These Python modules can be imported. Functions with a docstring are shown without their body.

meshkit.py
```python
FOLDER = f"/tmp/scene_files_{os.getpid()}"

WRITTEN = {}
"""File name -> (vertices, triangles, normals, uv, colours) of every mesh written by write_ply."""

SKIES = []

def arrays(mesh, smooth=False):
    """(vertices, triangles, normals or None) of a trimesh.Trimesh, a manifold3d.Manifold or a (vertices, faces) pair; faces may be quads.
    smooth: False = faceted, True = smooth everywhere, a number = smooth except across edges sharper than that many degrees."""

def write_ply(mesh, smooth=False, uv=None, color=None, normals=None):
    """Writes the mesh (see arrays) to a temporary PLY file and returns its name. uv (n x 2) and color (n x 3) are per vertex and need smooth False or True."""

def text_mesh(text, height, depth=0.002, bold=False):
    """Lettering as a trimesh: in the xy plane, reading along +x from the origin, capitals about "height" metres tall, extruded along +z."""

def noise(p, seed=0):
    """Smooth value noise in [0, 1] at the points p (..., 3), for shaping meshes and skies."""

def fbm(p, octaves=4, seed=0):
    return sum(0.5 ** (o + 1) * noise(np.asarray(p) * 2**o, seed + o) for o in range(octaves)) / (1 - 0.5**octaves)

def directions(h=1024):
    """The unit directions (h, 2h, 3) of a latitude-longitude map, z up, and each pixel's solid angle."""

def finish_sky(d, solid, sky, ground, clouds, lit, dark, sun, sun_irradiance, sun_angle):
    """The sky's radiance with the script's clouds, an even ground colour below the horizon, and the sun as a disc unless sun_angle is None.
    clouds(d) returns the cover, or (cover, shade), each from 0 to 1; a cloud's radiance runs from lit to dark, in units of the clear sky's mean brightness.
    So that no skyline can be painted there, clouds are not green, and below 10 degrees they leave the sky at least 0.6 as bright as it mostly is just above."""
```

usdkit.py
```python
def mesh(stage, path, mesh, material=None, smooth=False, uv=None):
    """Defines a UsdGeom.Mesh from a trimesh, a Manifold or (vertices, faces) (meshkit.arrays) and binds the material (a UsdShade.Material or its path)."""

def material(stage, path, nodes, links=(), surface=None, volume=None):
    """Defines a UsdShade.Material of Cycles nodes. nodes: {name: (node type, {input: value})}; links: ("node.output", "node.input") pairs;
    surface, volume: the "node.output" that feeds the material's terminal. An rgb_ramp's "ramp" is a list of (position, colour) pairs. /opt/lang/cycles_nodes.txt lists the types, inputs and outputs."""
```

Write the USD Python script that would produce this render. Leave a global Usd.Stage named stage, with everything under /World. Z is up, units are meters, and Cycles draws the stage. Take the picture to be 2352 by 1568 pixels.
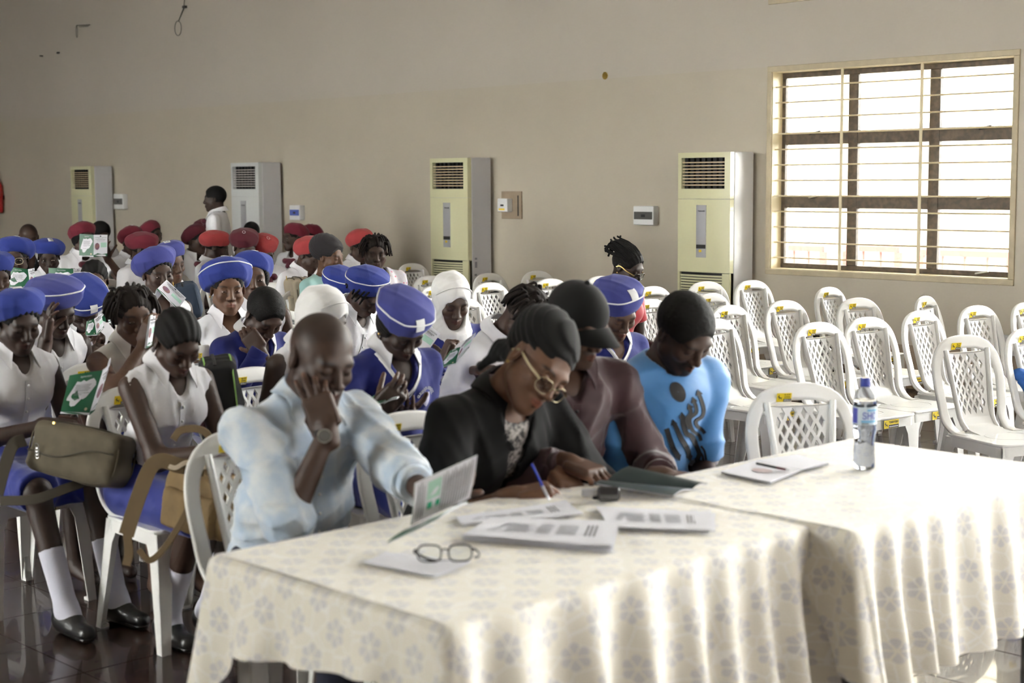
import math
import numpy as np
import trimesh
import manifold3d as m3
import shapely
from shapely.geometry import Polygon, box as sbox
from shapely import affinity
import usdkit
import meshkit
from pxr import Usd, UsdGeom, UsdLux, UsdShade, Gf, Sdf, Vt

stage = Usd.Stage.CreateInMemory()
UsdGeom.SetStageUpAxis(stage, 'Z')
UsdGeom.SetStageMetersPerUnit(stage, 1.0)
UsdGeom.Xform.Define(stage, '/World')

# ---------------------------------------------------------------- camera, sky, exposure
# The room: the air-conditioner wall is the plane y = 0, the audience faces +x, z is up.
FPX, PITCH, ROLL, CAMH, TH, WD = 3500.83, 0.1047, -0.0058, 1.6476, 0.8038, 15.0384
CAM = np.array([WD * math.sin(TH), -WD * math.cos(TH), CAMH])
_r = np.array([math.cos(TH), math.sin(TH), 0.0])
_f0 = np.array([-math.sin(TH), math.cos(TH), 0.0])
_z = np.array([0, 0, 1.0])
FWD = _f0 * math.cos(PITCH) - _z * math.sin(PITCH)
_u = _f0 * math.sin(PITCH) + _z * math.cos(PITCH)
RIGHT = math.cos(ROLL) * _r + math.sin(ROLL) * _u
UP = math.cos(ROLL) * _u - math.sin(ROLL) * _r
cam = UsdGeom.Camera.Define(stage, '/World/camera')
cam.AddTransformOp().Set(Gf.Matrix4d(*[*RIGHT, 0.0], *[*UP, 0.0], *[*(-FWD), 0.0], *[*CAM, 1.0]))
cam.CreateHorizontalApertureAttr(36.0)
cam.CreateVerticalApertureAttr(24.0)
cam.CreateFocalLengthAttr(36.0 * FPX / 2352.0)
cam.CreateFStopAttr(3.2)
cam.CreateFocusDistanceAttr(8.6)
cam.CreateClippingRangeAttr(Gf.Vec2f(0.1, 500.0))
cam.CreateExposureAttr(0.0)

sky = UsdLux.DomeLight.Define(stage, '/World/sky')      # an even overcast sky
sky.CreateIntensityAttr(13.0)
sky.CreateColorAttr(Gf.Vec3f(1.0, 0.985, 0.96))


def ray_dir(x, y):
    return FWD + RIGHT * ((x - 1176) / FPX) - UP * ((y - 784) / FPX)


def W(x, y, depth):
    """The point of the room at this pixel of the photograph and this distance along the view."""
    return CAM + ray_dir(x, y) * depth


def at_z(x, y, z):
    d = ray_dir(x, y)
    return CAM + d * ((z - CAM[2]) / d[2])


def on_wall(x, y, off=0.0):
    d = ray_dir(x, y)
    return CAM + d * ((-off - CAM[1]) / d[1])


def V(*a):
    return np.array(a, float)


def unit(v):
    v = np.asarray(v, float)
    return v / (np.linalg.norm(v) + 1e-12)


# ---------------------------------------------------------------- prims
_used = {}


def path_of(name, parent):
    base = str(parent.GetPath()) if parent is not None else '/World'
    k = _used.get((base, name), 0)
    _used[(base, name)] = k + 1
    return f'{base}/{name}' if k == 0 else f'{base}/{name}_{k:03d}'


def tag(o, label=None, cat=None, group=None, kind=None):
    for k, v in (('label', label), ('category', cat), ('group', group), ('kind', kind)):
        if v:
            o.SetCustomDataByKey(k, v)
    return o


def thing(name, label, cat, loc=(0, 0, 0), rz=0.0, group=None, parent=None):
    x = UsdGeom.Xform.Define(stage, path_of(name, parent))
    x.AddTranslateOp().Set(Gf.Vec3d(*map(float, loc)))
    x.AddRotateZOp().Set(math.degrees(rz))
    return tag(x.GetPrim(), label, cat, group)


def obj(name, mesh, m, parent=None, smooth=35, label=None, uv=None, tint=None, kind=None):
    p = path_of(name, parent)
    if isinstance(mesh, list):
        mesh = trimesh.util.concatenate(mesh)
    o = usdkit.mesh(stage, p, mesh, MAT[m] if isinstance(m, str) else m, smooth=smooth, uv=uv)
    if tint is not None:
        UsdGeom.PrimvarsAPI(o).CreatePrimvar('tint', Sdf.ValueTypeNames.Color3fArray, 'vertex').Set(Vt.Vec3fArray.FromNumpy(np.asarray(tint, np.float32)))
    o.CreateDoubleSidedAttr(True)
    return tag(o.GetPrim(), label, kind=kind)


def dup(src, loc, rz, label, cat=None, group=None):
    was = src.GetCustomData()
    t = thing(src.GetName().rstrip('_0123456789'), label, cat or was['category'], loc, rz, group or was.get('group'))
    t.GetReferences().AddInternalReference(src.GetPath())
    t.SetInstanceable(True)
    return t


# ---------------------------------------------------------------- mesh helpers
def bx(lo, hi, r=0.0):
    """A box from corner to corner, its edges rounded by r."""
    lo, hi = np.minimum(lo, hi), np.maximum(lo, hi)
    if r <= 0:
        m = trimesh.creation.box(hi - lo)
        m.apply_translation((lo + hi) / 2)
        return m
    r = min(r, *((hi - lo) / 2.02))
    pts = []
    for sx in (0, 1):
        for sy in (0, 1):
            for sz in (0, 1):
                c = np.where([sx, sy, sz], hi - r, lo + r)
                o = np.where([sx, sy, sz], r, -r)
                for w in ((1, 0, 0), (0, 1, 0), (0, 0, 1), (.7071, .7071, 0), (.7071, 0, .7071), (0, .7071, .7071)):
                    pts.append(c + o * np.array(w))
    return trimesh.convex.convex_hull(np.array(pts))


def move(m, t=(0, 0, 0), R=None):
    m = m.copy()
    T = np.eye(4)
    if R is not None:
        T[:3, :3] = R
    T[:3, 3] = t
    m.apply_transform(T)
    return m


def rot(axis, a):
    return trimesh.transformations.rotation_matrix(a, {'x': [1, 0, 0], 'y': [0, 1, 0], 'z': [0, 0, 1]}[axis])[:3, :3]


def spline(pts, n):
    """n points on a Catmull-Rom curve through pts."""
    p = np.asarray(pts, float)
    p = np.vstack([2 * p[0] - p[1], p, 2 * p[-1] - p[-2]])
    t = np.linspace(0, len(p) - 3, n)
    i = np.minimum(t.astype(int), len(p) - 4)
    u = (t - i)[:, None]
    a, b, c, d = p[i], p[i + 1], p[i + 2], p[i + 3]
    return .5 * (2 * b + (c - a) * u + (2 * a - 5 * b + 4 * c - d) * u ** 2 + (3 * b - a - 3 * c + d) * u ** 3)


def sweep(pts, prof, up=(0, 0, 1), closed=False, scale=None):
    """A profile (k x 2: across, up) swept along points; the up vector(s) set its roll."""
    p = np.asarray(pts, float)
    n, k = len(p), len(prof)
    t = np.roll(p, -1, 0) - np.roll(p, 1, 0) if closed else np.gradient(p, axis=0)
    t /= np.linalg.norm(t, axis=1, keepdims=True) + 1e-12
    u = np.broadcast_to(np.asarray(up, float), p.shape)
    s = np.cross(u, t)
    s /= np.linalg.norm(s, axis=1, keepdims=True) + 1e-9
    u = np.cross(t, s)
    prof = np.asarray(prof, float)
    sc = np.ones(n) if scale is None else np.asarray(scale, float)
    v = (p[:, None] + sc[:, None, None] * (prof[None, :, :1] * s[:, None] + prof[None, :, 1:] * u[:, None])).reshape(-1, 3)
    f = []
    for i in range(n if closed else n - 1):
        a, b = i * k, ((i + 1) % n) * k
        for j in range(k):
            q = (j + 1) % k
            f += [[a + j, a + q, b + q], [a + j, b + q, b + j]]
    if not closed:
        c = len(v)
        v = np.vstack([v, p[0], p[-1]])
        for j in range(k):
            q = (j + 1) % k
            f += [[c, q, j], [c + 1, (n - 1) * k + j, (n - 1) * k + q]]
    m = trimesh.Trimesh(v, np.array(f)[:, ::-1], process=False)
    return m


def circ(r, k=8):
    a = np.arange(k) * 2 * np.pi / k
    return np.stack([r * np.cos(a), r * np.sin(a)], 1)


def rrect(w, h, r, k=3):
    """Rounded rectangle profile."""
    out = []
    for cx, cy, a0 in ((w / 2 - r, h / 2 - r, 0), (-w / 2 + r, h / 2 - r, 90), (-w / 2 + r, -h / 2 + r, 180), (w / 2 - r, -h / 2 + r, 270)):
        for i in range(k):
            a = math.radians(a0 + 90 * i / (k - 1))
            out.append((cx + r * math.cos(a), cy + r * math.sin(a)))
    return np.array(out)


def tube(pts, r, k=7, closed=False, scale=None):
    p = np.asarray(pts, float)
    d = np.ptp(p, axis=0)
    up = np.eye(3)[int(np.argmin(d))]
    return sweep(p, circ(r, k), up, closed, scale)


def lathe(prof, k=24):
    return trimesh.creation.revolve(np.asarray(prof, float), sections=k)


def prism(poly, depth):
    gs = getattr(poly, 'geoms', [poly])
    return trimesh.util.concatenate([trimesh.creation.extrude_polygon(g, depth, engine='earcut') for g in gs if g.area > 1e-9])


def plate(poly, origin, ex, ey, depth=0.001):
    """A flat shape (polygon in the ex, ey plane) with a thickness, standing at origin."""
    m = prism(poly, depth)
    ex, ey = unit(ex), unit(ey)
    return move(m, origin, np.stack([ex, ey, np.cross(ex, ey)], 1))


_txt = {}


def text(s, h, origin, ex, ey, depth=0.0006, width=None, bold=False):
    if (s, bold) not in _txt:
        _txt[(s, bold)] = meshkit.text_mesh(s, 1.0, 1.0, bold)
    m = _txt[(s, bold)].copy()
    w = m.bounds[1][0]
    m.apply_scale([h if width is None else width / w, h, depth])
    ex, ey = unit(ex), unit(ey)
    return move(m, origin, np.stack([ex, ey, np.cross(ex, ey)], 1))


def grid_mesh(P):
    """P (a, b, 3) points as a quad sheet; returns mesh and uv index order (row-major)."""
    a, b = P.shape[:2]
    i, j = np.meshgrid(np.arange(a - 1), np.arange(b - 1), indexing='ij')
    q = (i * b + j).ravel()
    f = np.vstack([np.stack([q, q + b, q + b + 1], 1), np.stack([q, q + b + 1, q + 1], 1)])
    return trimesh.Trimesh(P.reshape(-1, 3), f, process=False)


def thick(P, t):
    """A sheet given by a grid of points, thickened by t to both sides and closed at the rim."""
    a, b = P.shape[:2]
    du, dv = np.gradient(P, axis=0), np.gradient(P, axis=1)
    n = np.cross(du, dv)
    n /= np.linalg.norm(n, axis=2, keepdims=True) + 1e-12
    A, B = grid_mesh(P + n * t / 2), grid_mesh((P - n * t / 2))
    N = a * b
    rim = [i * b for i in range(a)] + [(a - 1) * b + j for j in range(1, b)] + [i * b + b - 1 for i in range(a - 2, -1, -1)] + [j for j in range(b - 2, 0, -1)]
    f = []
    for k in range(len(rim)):
        p, q = rim[k], rim[(k + 1) % len(rim)]
        f += [[p, q, q + N], [p, q + N, p + N]]
    return trimesh.Trimesh(np.vstack([A.vertices, B.vertices]), np.vstack([A.faces, B.faces[:, ::-1] + N, f]), process=False)


# ---------------------------------------------------------------- materials
MAT = {}


def mat(name, col, rough=.5, spec=.5, var=0.0, vscale=8.0, bump=0.0, bscale=60.0, col2=None, metal=0.0, sheen=0.0, coat=0.0, tint=False, trans=0.0, ior=1.45, bdist=.004, sss=0.0, detail=3.0):
    n = {'p': ('principled_bsdf', {'base_color': col, 'roughness': rough, 'specular_ior_level': spec, 'metallic': metal, 'sheen_weight': sheen, 'coat_weight': coat, 'transmission_weight': trans, 'ior': ior})}
    l = []
    if sss:
        n['p'][1].update(subsurface_weight=sss, subsurface_scale=.004, subsurface_radius=(1, .35, .2))
    src = None
    if var or bump or col2 is not None:
        n['tc'] = ('texture_coordinate', {})
    if var or col2 is not None:
        c2 = col2 if col2 is not None else tuple(max(0, c * (1 - var)) for c in col)
        n['no'] = ('noise_texture', {'scale': vscale, 'detail': detail})
        n['ra'] = ('rgb_ramp', {'ramp': [(.36, col), (.64, c2)]})
        l += [('tc.object', 'no.vector'), ('no.fac', 'ra.fac')]
        src = 'ra.color'
    if tint:
        n['at'] = ('attribute', {'attribute': 'tint'})
        n['mu'] = ('mix_color', {'blend_type': 'multiply', 'fac': 1.0, 'a': col})
        l += [('at.color', 'mu.b')]
        if src:
            l += [(src, 'mu.a')]
        src = 'mu.result'
    if src:
        l.append((src, 'p.base_color'))
    if bump:
        n['bn'] = ('noise_texture', {'scale': bscale, 'detail': 3.0})
        n['bu'] = ('bump', {'strength': bump, 'distance': bdist})
        l += [('tc.object', 'bn.vector'), ('bn.fac', 'bu.height'), ('bu.normal', 'p.normal')]
    MAT[name] = usdkit.material(stage, '/World/Looks/' + name, n, l, surface='p.BSDF')
    return MAT[name]


UsdGeom.Scope.Define(stage, '/World/Looks')
# ---------------------------------------------------------------- materials of the room
mat('plastic', (.89, .885, .865), .32, var=.05, vscale=3, coat=.15)
mat('white_plastic', (.8, .8, .8), .35)
mat('grey_plastic', (.62, .61, .62), .4)
mat('cream_plastic', (.70, .68, .44), .28, coat=.3)
mat('pale_plastic', (.66, .67, .66), .3, coat=.3)
mat('dark', (.012, .012, .013), .5)
mat('black_ink', (.01, .01, .012), .6)
mat('grey_ink', (.22, .22, .25), .6)
mat('silver', (.55, .55, .58), .3, metal=.4)
mat('yellow', (.75, .53, .02), .45)
mat('white_ink', (.8, .8, .8), .5)
mat('ceiling_paint', (.75, .73, .68), .8)
mat('grey_box', (.5, .5, .48), .5)
mat('red_paint', (.42, .015, .02), .3, coat=.3)
mat('brass', (.6, .42, .12), .35, metal=1)
mat('steel', (.55, .55, .55), .3, metal=1)
mat('wire', (.05, .045, .04), .6)
mat('trim_paint', (.55, .47, .32), .5, var=.12, vscale=14)
mat('bar_paint', (.78, .68, .46), .5)
mat('frame_brown', (.055, .042, .033), .55, var=.5, vscale=25, col2=(.10, .075, .055))
mat('stone', (.30, .22, .13), .6, var=.4, vscale=22, col2=(.16, .12, .07), bump=.5, bscale=40)
mat('dado', (.36, .28, .20), .6, var=.15, vscale=9)
mat('facade', (.36, .33, .255), .8, var=.06, vscale=2)
mat('concrete', (.15, .145, .14), .9, var=.3, vscale=6)
mat('outdoor_ground', (.55, .52, .47), .9)
mat('rail_red', (.16, .045, .04), .6)
mat('wood', (.42, .30, .17), .5, var=.2, vscale=20)
mat('grout', (.05, .04, .035), .9)
MAT['tile_a'] = None
for _n, _c in (('tile_a', (.042, .025, .019)), ('tile_b', (.048, .028, .021)), ('tile_c', (.038, .022, .017))):
    mat(_n, _c, .20, var=.18, vscale=7, coat=.5, spec=.6)


def wall_material(name):
    n = {'g': ('geometry', {}), 'x': ('separate_xyz', {}), 'lt': ('math', {'math_type': 'less_than', 'value2': 2.578}),
         'tc': ('texture_coordinate', {}), 'n1': ('noise_texture', {'scale': .9, 'detail': 5.0, 'roughness': .6}),
         'n2': ('noise_texture', {'scale': 3.0, 'detail': 4.0}),
         'up': ('rgb_ramp', {'ramp': [(.3, (.545, .495, .425)), (.7, (.52, .475, .405))]}),
         'lo': ('rgb_ramp', {'ramp': [(.3, (.545, .49, .395)), (.7, (.495, .445, .355))]}),
         'mx': ('mix_color', {'blend_type': 'mix'}),
         'ro': ('math', {'math_type': 'multiply_add', 'value2': -.28, 'value3': .72}),
         'bn': ('noise_texture', {'scale': 2.2, 'detail': 6.0, 'roughness': .55}),
         'bu': ('bump', {'strength': .35, 'distance': .03}),
         'p': ('principled_bsdf', {'specular_ior_level': .4})}
    l = [('g.position', 'x.vector'), ('x.z', 'lt.value1'), ('tc.object', 'n1.vector'), ('tc.object', 'n2.vector'), ('tc.object', 'bn.vector'),
         ('n1.fac', 'up.fac'), ('n1.fac', 'lo.fac'), ('lt.value', 'mx.fac'), ('up.color', 'mx.a'), ('lo.color', 'mx.b'), ('mx.result', 'p.base_color'),
         ('lt.value', 'ro.value1'), ('ro.value', 'p.roughness'), ('bn.fac', 'bu.height'), ('bu.normal', 'p.normal')]
    MAT[name] = usdkit.material(stage, '/World/Looks/' + name, n, l, surface='p.BSDF')


wall_material('wall_paint')
MAT['pane'] = usdkit.material(stage, '/World/Looks/pane', {'t': ('transparent_bsdf', {'color': (.96, .97, .96)}), 'g': ('glossy_bsdf', {'roughness': .03}), 'f': ('fresnel', {'IOR': 1.45}), 'm': ('mix_closure', {})},
                              [('f.fac', 'm.fac'), ('t.BSDF', 'm.closure1'), ('g.BSDF', 'm.closure2')], surface='m.closure')
MAT['lens'] = usdkit.material(stage, '/World/Looks/lens', {'t': ('transparent_bsdf', {'color': (.88, .9, .9)}), 'g': ('glossy_bsdf', {'roughness': .03}), 'f': ('fresnel', {'IOR': 1.5}), 'm': ('mix_closure', {})},
                              [('f.fac', 'm.fac'), ('t.BSDF', 'm.closure1'), ('g.BSDF', 'm.closure2')], surface='m.closure')
mat('bottle_plastic', (.93, .95, 1.0), .06, trans=1.0, ior=1.12)
mat('water', (.93, .96, 1.0), .02, trans=1.0, ior=1.33)

# ---------------------------------------------------------------- room shell
X0, X1, Y0, H = -13.0, 15.5, -16.0, 5.4


def wall_mesh(a0, a1, holes, place):
    p = sbox(a0, 0, a1, H).difference(shapely.union_all([sbox(*h) for h in holes])) if holes else sbox(a0, 0, a1, H)
    return place(prism(p, .24))


def on_y(y, out):          # polygon (x, z) extruded away from the room
    def f(m):
        v = np.array(m.vertices)
        m.vertices = np.stack([v[:, 0], y + out * v[:, 2], v[:, 1]], 1)
        m.fix_normals()
        return m
    return f


def on_x(x, out):
    def f(m):
        v = np.array(m.vertices)
        m.vertices = np.stack([x + out * v[:, 2], v[:, 0], v[:, 1]], 1)
        m.fix_normals()
        return m
    return f


WIN = (3.13, .905, 5.285, 2.535)                     # window in view: x0, z0, x1, z1
LEFT_HOLES = [WIN, (3.13, 3.13, 5.285, 4.6)]
for k in range(2):
    LEFT_HOLES += [(6.5 + 3.9 * k, .2, 10.0 + 3.9 * k, 2.535), (6.7 + 3.9 * k, 3.13, 10.0 + 3.9 * k, 4.6)]
RIGHT_HOLES = [(x, .95, x + 2.6, 2.6) for x in (-3.0, 2.2)] + [(x, 3.1, x + 2.6, 4.6) for x in (-3.0, 2.2)]
FRONT_HOLES = [(-6.0, 0.9, -4.6, 2.6)]
BACK_HOLES = []
wl = obj('wall_left', wall_mesh(X0, X1, LEFT_HOLES, on_y(0, 1)), 'wall_paint', smooth=False)
tag(wl, 'beige two-tone painted hall wall with the barred window', None, None, 'structure')
wr = obj('wall_right', wall_mesh(X0, X1, RIGHT_HOLES, on_y(Y0, -1)), 'wall_paint', smooth=False)
tag(wr, kind='structure')
wb = obj('wall_back', wall_mesh(Y0, 0, BACK_HOLES, on_x(X0, -1)), 'wall_paint', smooth=False)
tag(wb, kind='structure')
wf = obj('wall_front', wall_mesh(Y0, 0, FRONT_HOLES, on_x(X1, 1)), 'wall_paint', smooth=False)
tag(wf, kind='structure')
tag(obj('ceiling', bx(V(X0 - .24, Y0 - .24, H), V(X1 + .24, .24, H + .2)), 'ceiling_paint', smooth=False), kind='structure')

# floor: grout slab with tiles laid along the table; the largest in the photo are tiles of their own
fl = obj('floor', bx(V(X0, Y0, -.12), V(X1, 0, -.004)), 'grout', smooth=False)
tag(fl, 'brown glazed floor tiles with thin dark joints', None, None, 'structure')
TS = .40
proto = bx(V(-TS / 2 + .002, -TS / 2 + .002, -.012), V(TS / 2 - .002, TS / 2 - .002, 0))
cells = []
for i in range(int((X1 - X0) / TS)):
    for j in range(int(-Y0 / TS)):
        c = V(X0 + (i + .5) * TS, Y0 + (j + .5) * TS, 0)
        d = c - CAM
        z = d @ FWD
        seen = z > .5 and abs(d @ RIGHT) / z < .36 and -(d @ UP) / z < .25
        cells.append((not seen, np.linalg.norm(d) if seen else 99, i, j, c))
cells.sort(key=lambda q: (q[0], q[1]))
rng = np.random.default_rng(5)
rest = {'tile_a': [], 'tile_b': [], 'tile_c': []}
for k, (_, _, i, j, c) in enumerate(cells):
    m = ('tile_a', 'tile_b', 'tile_c')[rng.integers(3)]
    t = move(proto, c + V(0, 0, rng.uniform(-.0006, .0004)))
    if k < 280:
        obj('tile', t, m, fl, smooth=False)
    else:
        rest[m].append(t)
for m, l in rest.items():
    obj('tile_field', l, m, fl, smooth=False, kind='stuff')

# dado, stone skirting, sockets
bbz = [(0, .022, 'frame_brown', 'joint'), (.022, .125, 'stone', 'stone_strip')]
bb = obj('baseboard_left', bx(V(X0, -.022, .10), V(X1, 0, .135)), 'dado', smooth=False)
tag(bb, 'low stone skirting along the wall under the window', None, None, 'structure')
obj('shadow_gap', bx(V(X0, -.010, 0), V(X1, 0, .02)), 'frame_brown', bb, smooth=False)
rng = np.random.default_rng(8)
x = X0
while x < X1:
    w = rng.uniform(.10, .34)
    obj('stone', bx(V(x + .003, -.018 - rng.uniform(0, .004), .02), V(min(x + w, X1) - .003, 0, .10)), 'stone', bb, smooth=False) if 2.5 < x < 7 else None
    x += w
obj('stone_strip', [bx(V(X0, -.018, .02), V(2.4, 0, .10)), bx(V(7.1, -.018, .02), V(X1, 0, .10))], 'stone', bb, smooth=False)
tag(obj('dado_left', bx(V(X0, -.006, .135), V(X1, 0, .36)), 'dado', smooth=False), 'brown painted dado strip above the stone skirting', None, None, 'structure')

s = thing('wall_socket', 'grey double wall socket low behind the white chairs under the window', 'socket', (4.15, 0, .355))
obj('plate', bx(V(-.05, -.03, 0), V(.06, 0, .08), .006), 'grey_box', s)
for k in range(2):
    for q in ((-.008, .05), (.008, .05), (0, .032)):
        obj('hole', bx(V(-.02 + k * .05 + q[0] - .003, -.0315, q[1] - .004), V(-.02 + k * .05 + q[0] + .003, -.029, q[1] + .004)), 'dark', s, smooth=False)
s = thing('wall_panel', 'pale grey low wall panel below the right end of the window', 'panel', (5.2, 0, .345))
obj('cover', bx(V(0, -.035, 0), V(.55, 0, .15), .006), 'grey_plastic', s)
obj('edge_strip', bx(V(-.006, -.02, -.006), V(.556, 0, 0)), 'dado', s, smooth=False)


# ---------------------------------------------------------------- windows
def window(n, x0, z0, x1, z1, y, out, rows=3, bars=True, label=None):
    w = thing('window_%d' % n, label, None, (x0, y, z0))
    tag(w, kind='structure')
    a, b, o = x1 - x0, z1 - z0, out

    def P(xa, za, xb, zb, ya, yb, m, name, r=.0):
        return obj(name, bx(V(xa, min(o * ya, o * yb), za), V(xb, max(o * ya, o * yb), zb), r), m, w, smooth=False)
    t = .045
    for q in ((-t, -t, a + t, 0), (-t, b, a + t, b + t), (-t, 0, 0, b), (a, 0, a + t, b)):
        P(q[0], q[1], q[2], q[3], -.016, .02, 'trim_paint', 'trim', .004)
    for q in ((0, 0, a, .006), (0, b - .006, a, b), (0, .006, .006, b - .006), (a - .006, .006, a, b - .006)):
        P(q[0], q[1], q[2], q[3], .0, .235, 'bar_paint', 'reveal')
    fy = (.13, .18)
    for q in ((.006, .006, a - .006, .045), (.006, b - .05, a - .006, b - .006), (.006, .045, .04, b - .05), (a - .04, .045, a - .006, b - .05)):
        P(q[0], q[1], q[2], q[3], fy[0], fy[1], 'frame_brown', 'frame', .004)
    cols = [.04, a / 3 - .015, 2 * a / 3 + .0, a - .04]
    mw = .045
    zs = [.045, .045 + (b - .095) * .335, .045 + (b - .095) * .675, b - .05] if rows == 3 else [.045, b - .05]
    for c in cols[1:-1]:
        P(c - mw, .045, c + mw, b - .05, fy[0] - .005, fy[1], 'frame_brown', 'mullion', .006)
    for z in zs[1:-1]:
        P(.04, z - .052, a - .04, z + .052, fy[0], fy[1] + .004, 'frame_brown', 'transom', .006)
    for i in range(3):
        for j in range(len(zs) - 1):
            lo = (cols[i] + (mw if i else 0), zs[j] + (.052 if j else 0))
            hi = (cols[i + 1] - (mw if i < 2 else 0), zs[j + 1] - (.052 if j < len(zs) - 2 else 0))
            P(lo[0], lo[1], hi[0], hi[1], .155, .159, 'pane', 'pane')
            if rows == 3 and j > 0 and i in (0, 2) or (rows == 3 and j == 0 and i == 2):
                hx = lo[0] + (hi[0] - lo[0]) * (.5 if i == 0 else .62)
                obj('handle', move(bx(V(-.055, -.012, -.008), V(.055, .012, .008), .006), V(hx, o * .112, lo[1] - .01), rot('y', -.2)), 'steel' if j < 2 else 'dark', w)
    if bars:
        for c in (a / 3 - .055, 2 * a / 3 - .055):
            P(c - .012, 0, c + .012, b, .022, .03, 'bar_paint', 'bar')
        nb = 12 if rows == 3 else 9
        zz = np.linspace(.095, b - .125, nb)
        th_ = np.linspace(0, a, 260)
        for z in zz:
            if bars == 2:
                obj('rod', bx(V(0, min(o * .035, o * .047), z - .006), V(a, max(o * .035, o * .047), z + .006)), 'bar_paint', w, smooth=False)
                continue
            m = sweep(np.stack([th_, 0 * th_ + o * .041, 0 * th_ + z], 1), rrect(.013, .013, .003, 2), np.stack([0 * th_, np.cos(th_ * 130), np.sin(th_ * 130)], 1))
            obj('rod', m, 'bar_paint', w, smooth=40)
    return w


window(1, *WIN, 0, 1, label='barred brown metal window of nine panes in the beige wall')
window(2, 3.13, 3.13, 5.285, 4.6, 0, 1, 1, 2, label='upper window cut off by the top of the picture')
k = 3
for h in LEFT_HOLES[2:]:
    window(k, *h, 0, 1, 3 if h[1] < 2 else 1, 2)
    k += 1
for h in RIGHT_HOLES:
    window(k, *h, Y0, -1, 1, False)
    k += 1
# what stands outside the barred window
ot = obj('outdoor_ground', bx(V(-40, .24, -.35), V(50, 30, -.15)), 'outdoor_ground', smooth=False)
tag(ot, kind='structure')
tag(obj('outdoor_yard', bx(V(-40, -45, -.35), V(50, Y0 - .24, -.15)), 'outdoor_ground', smooth=False), kind='structure')
b = thing('building', 'cream building with a grey concrete column outside the barred window', 'building', (0, 6, -.2))
obj('wall', bx(V(-9, .35, 0), V(1.62, 1.2, 7)), 'facade', b, smooth=False)
obj('wing_wall', bx(V(1.62, 2.4, 0), V(9, 3.2, 1.6)), 'facade', b, smooth=False)
obj('column', bx(V(.86, -.35, 0), V(1.42, .15, 2.45), .02), 'concrete', b)
obj('column_cap', bx(V(.82, -.4, 2.38), V(1.46, .2, 2.5)), 'concrete', b, smooth=False)
obj('plinth', bx(V(-9, .25, 0), V(1.62, .36, .5)), 'concrete', b, smooth=False)


def railing(x0, x1, y, label):
    r = thing('railing', label, 'railing', ((x0 + x1) / 2, y, -.15))
    a = (x1 - x0) / 2
    obj('top_rail', bx(V(-a, -.03, .93), V(a, .03, 1.0)), 'rail_red', r, smooth=False)
    for x in (-a, a):
        obj('post', bx(V(x - .04, -.03, 0), V(x + .04, .03, .93)), 'rail_red', r, smooth=False)
    for x in np.linspace(-a, a, int(a / .14) + 2)[1:-1]:
        obj('baluster', bx(V(x - .012, -.012, 0), V(x + .012, .012, .93)), 'rail_red', r, smooth=False)


railing(-.42, .22, 5.0, 'short faded red railing outside the first pane of the barred window')
railing(.28, 1.0, 5.4, 'faded red railing outside between first mullion and grey column')
railing(1.55, 2.65, 5.0, 'wider faded red railing outside the last column of panes')


# ---------------------------------------------------------------- air conditioners
ACW, ACD, ACH = .566, .313, 1.88


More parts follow.
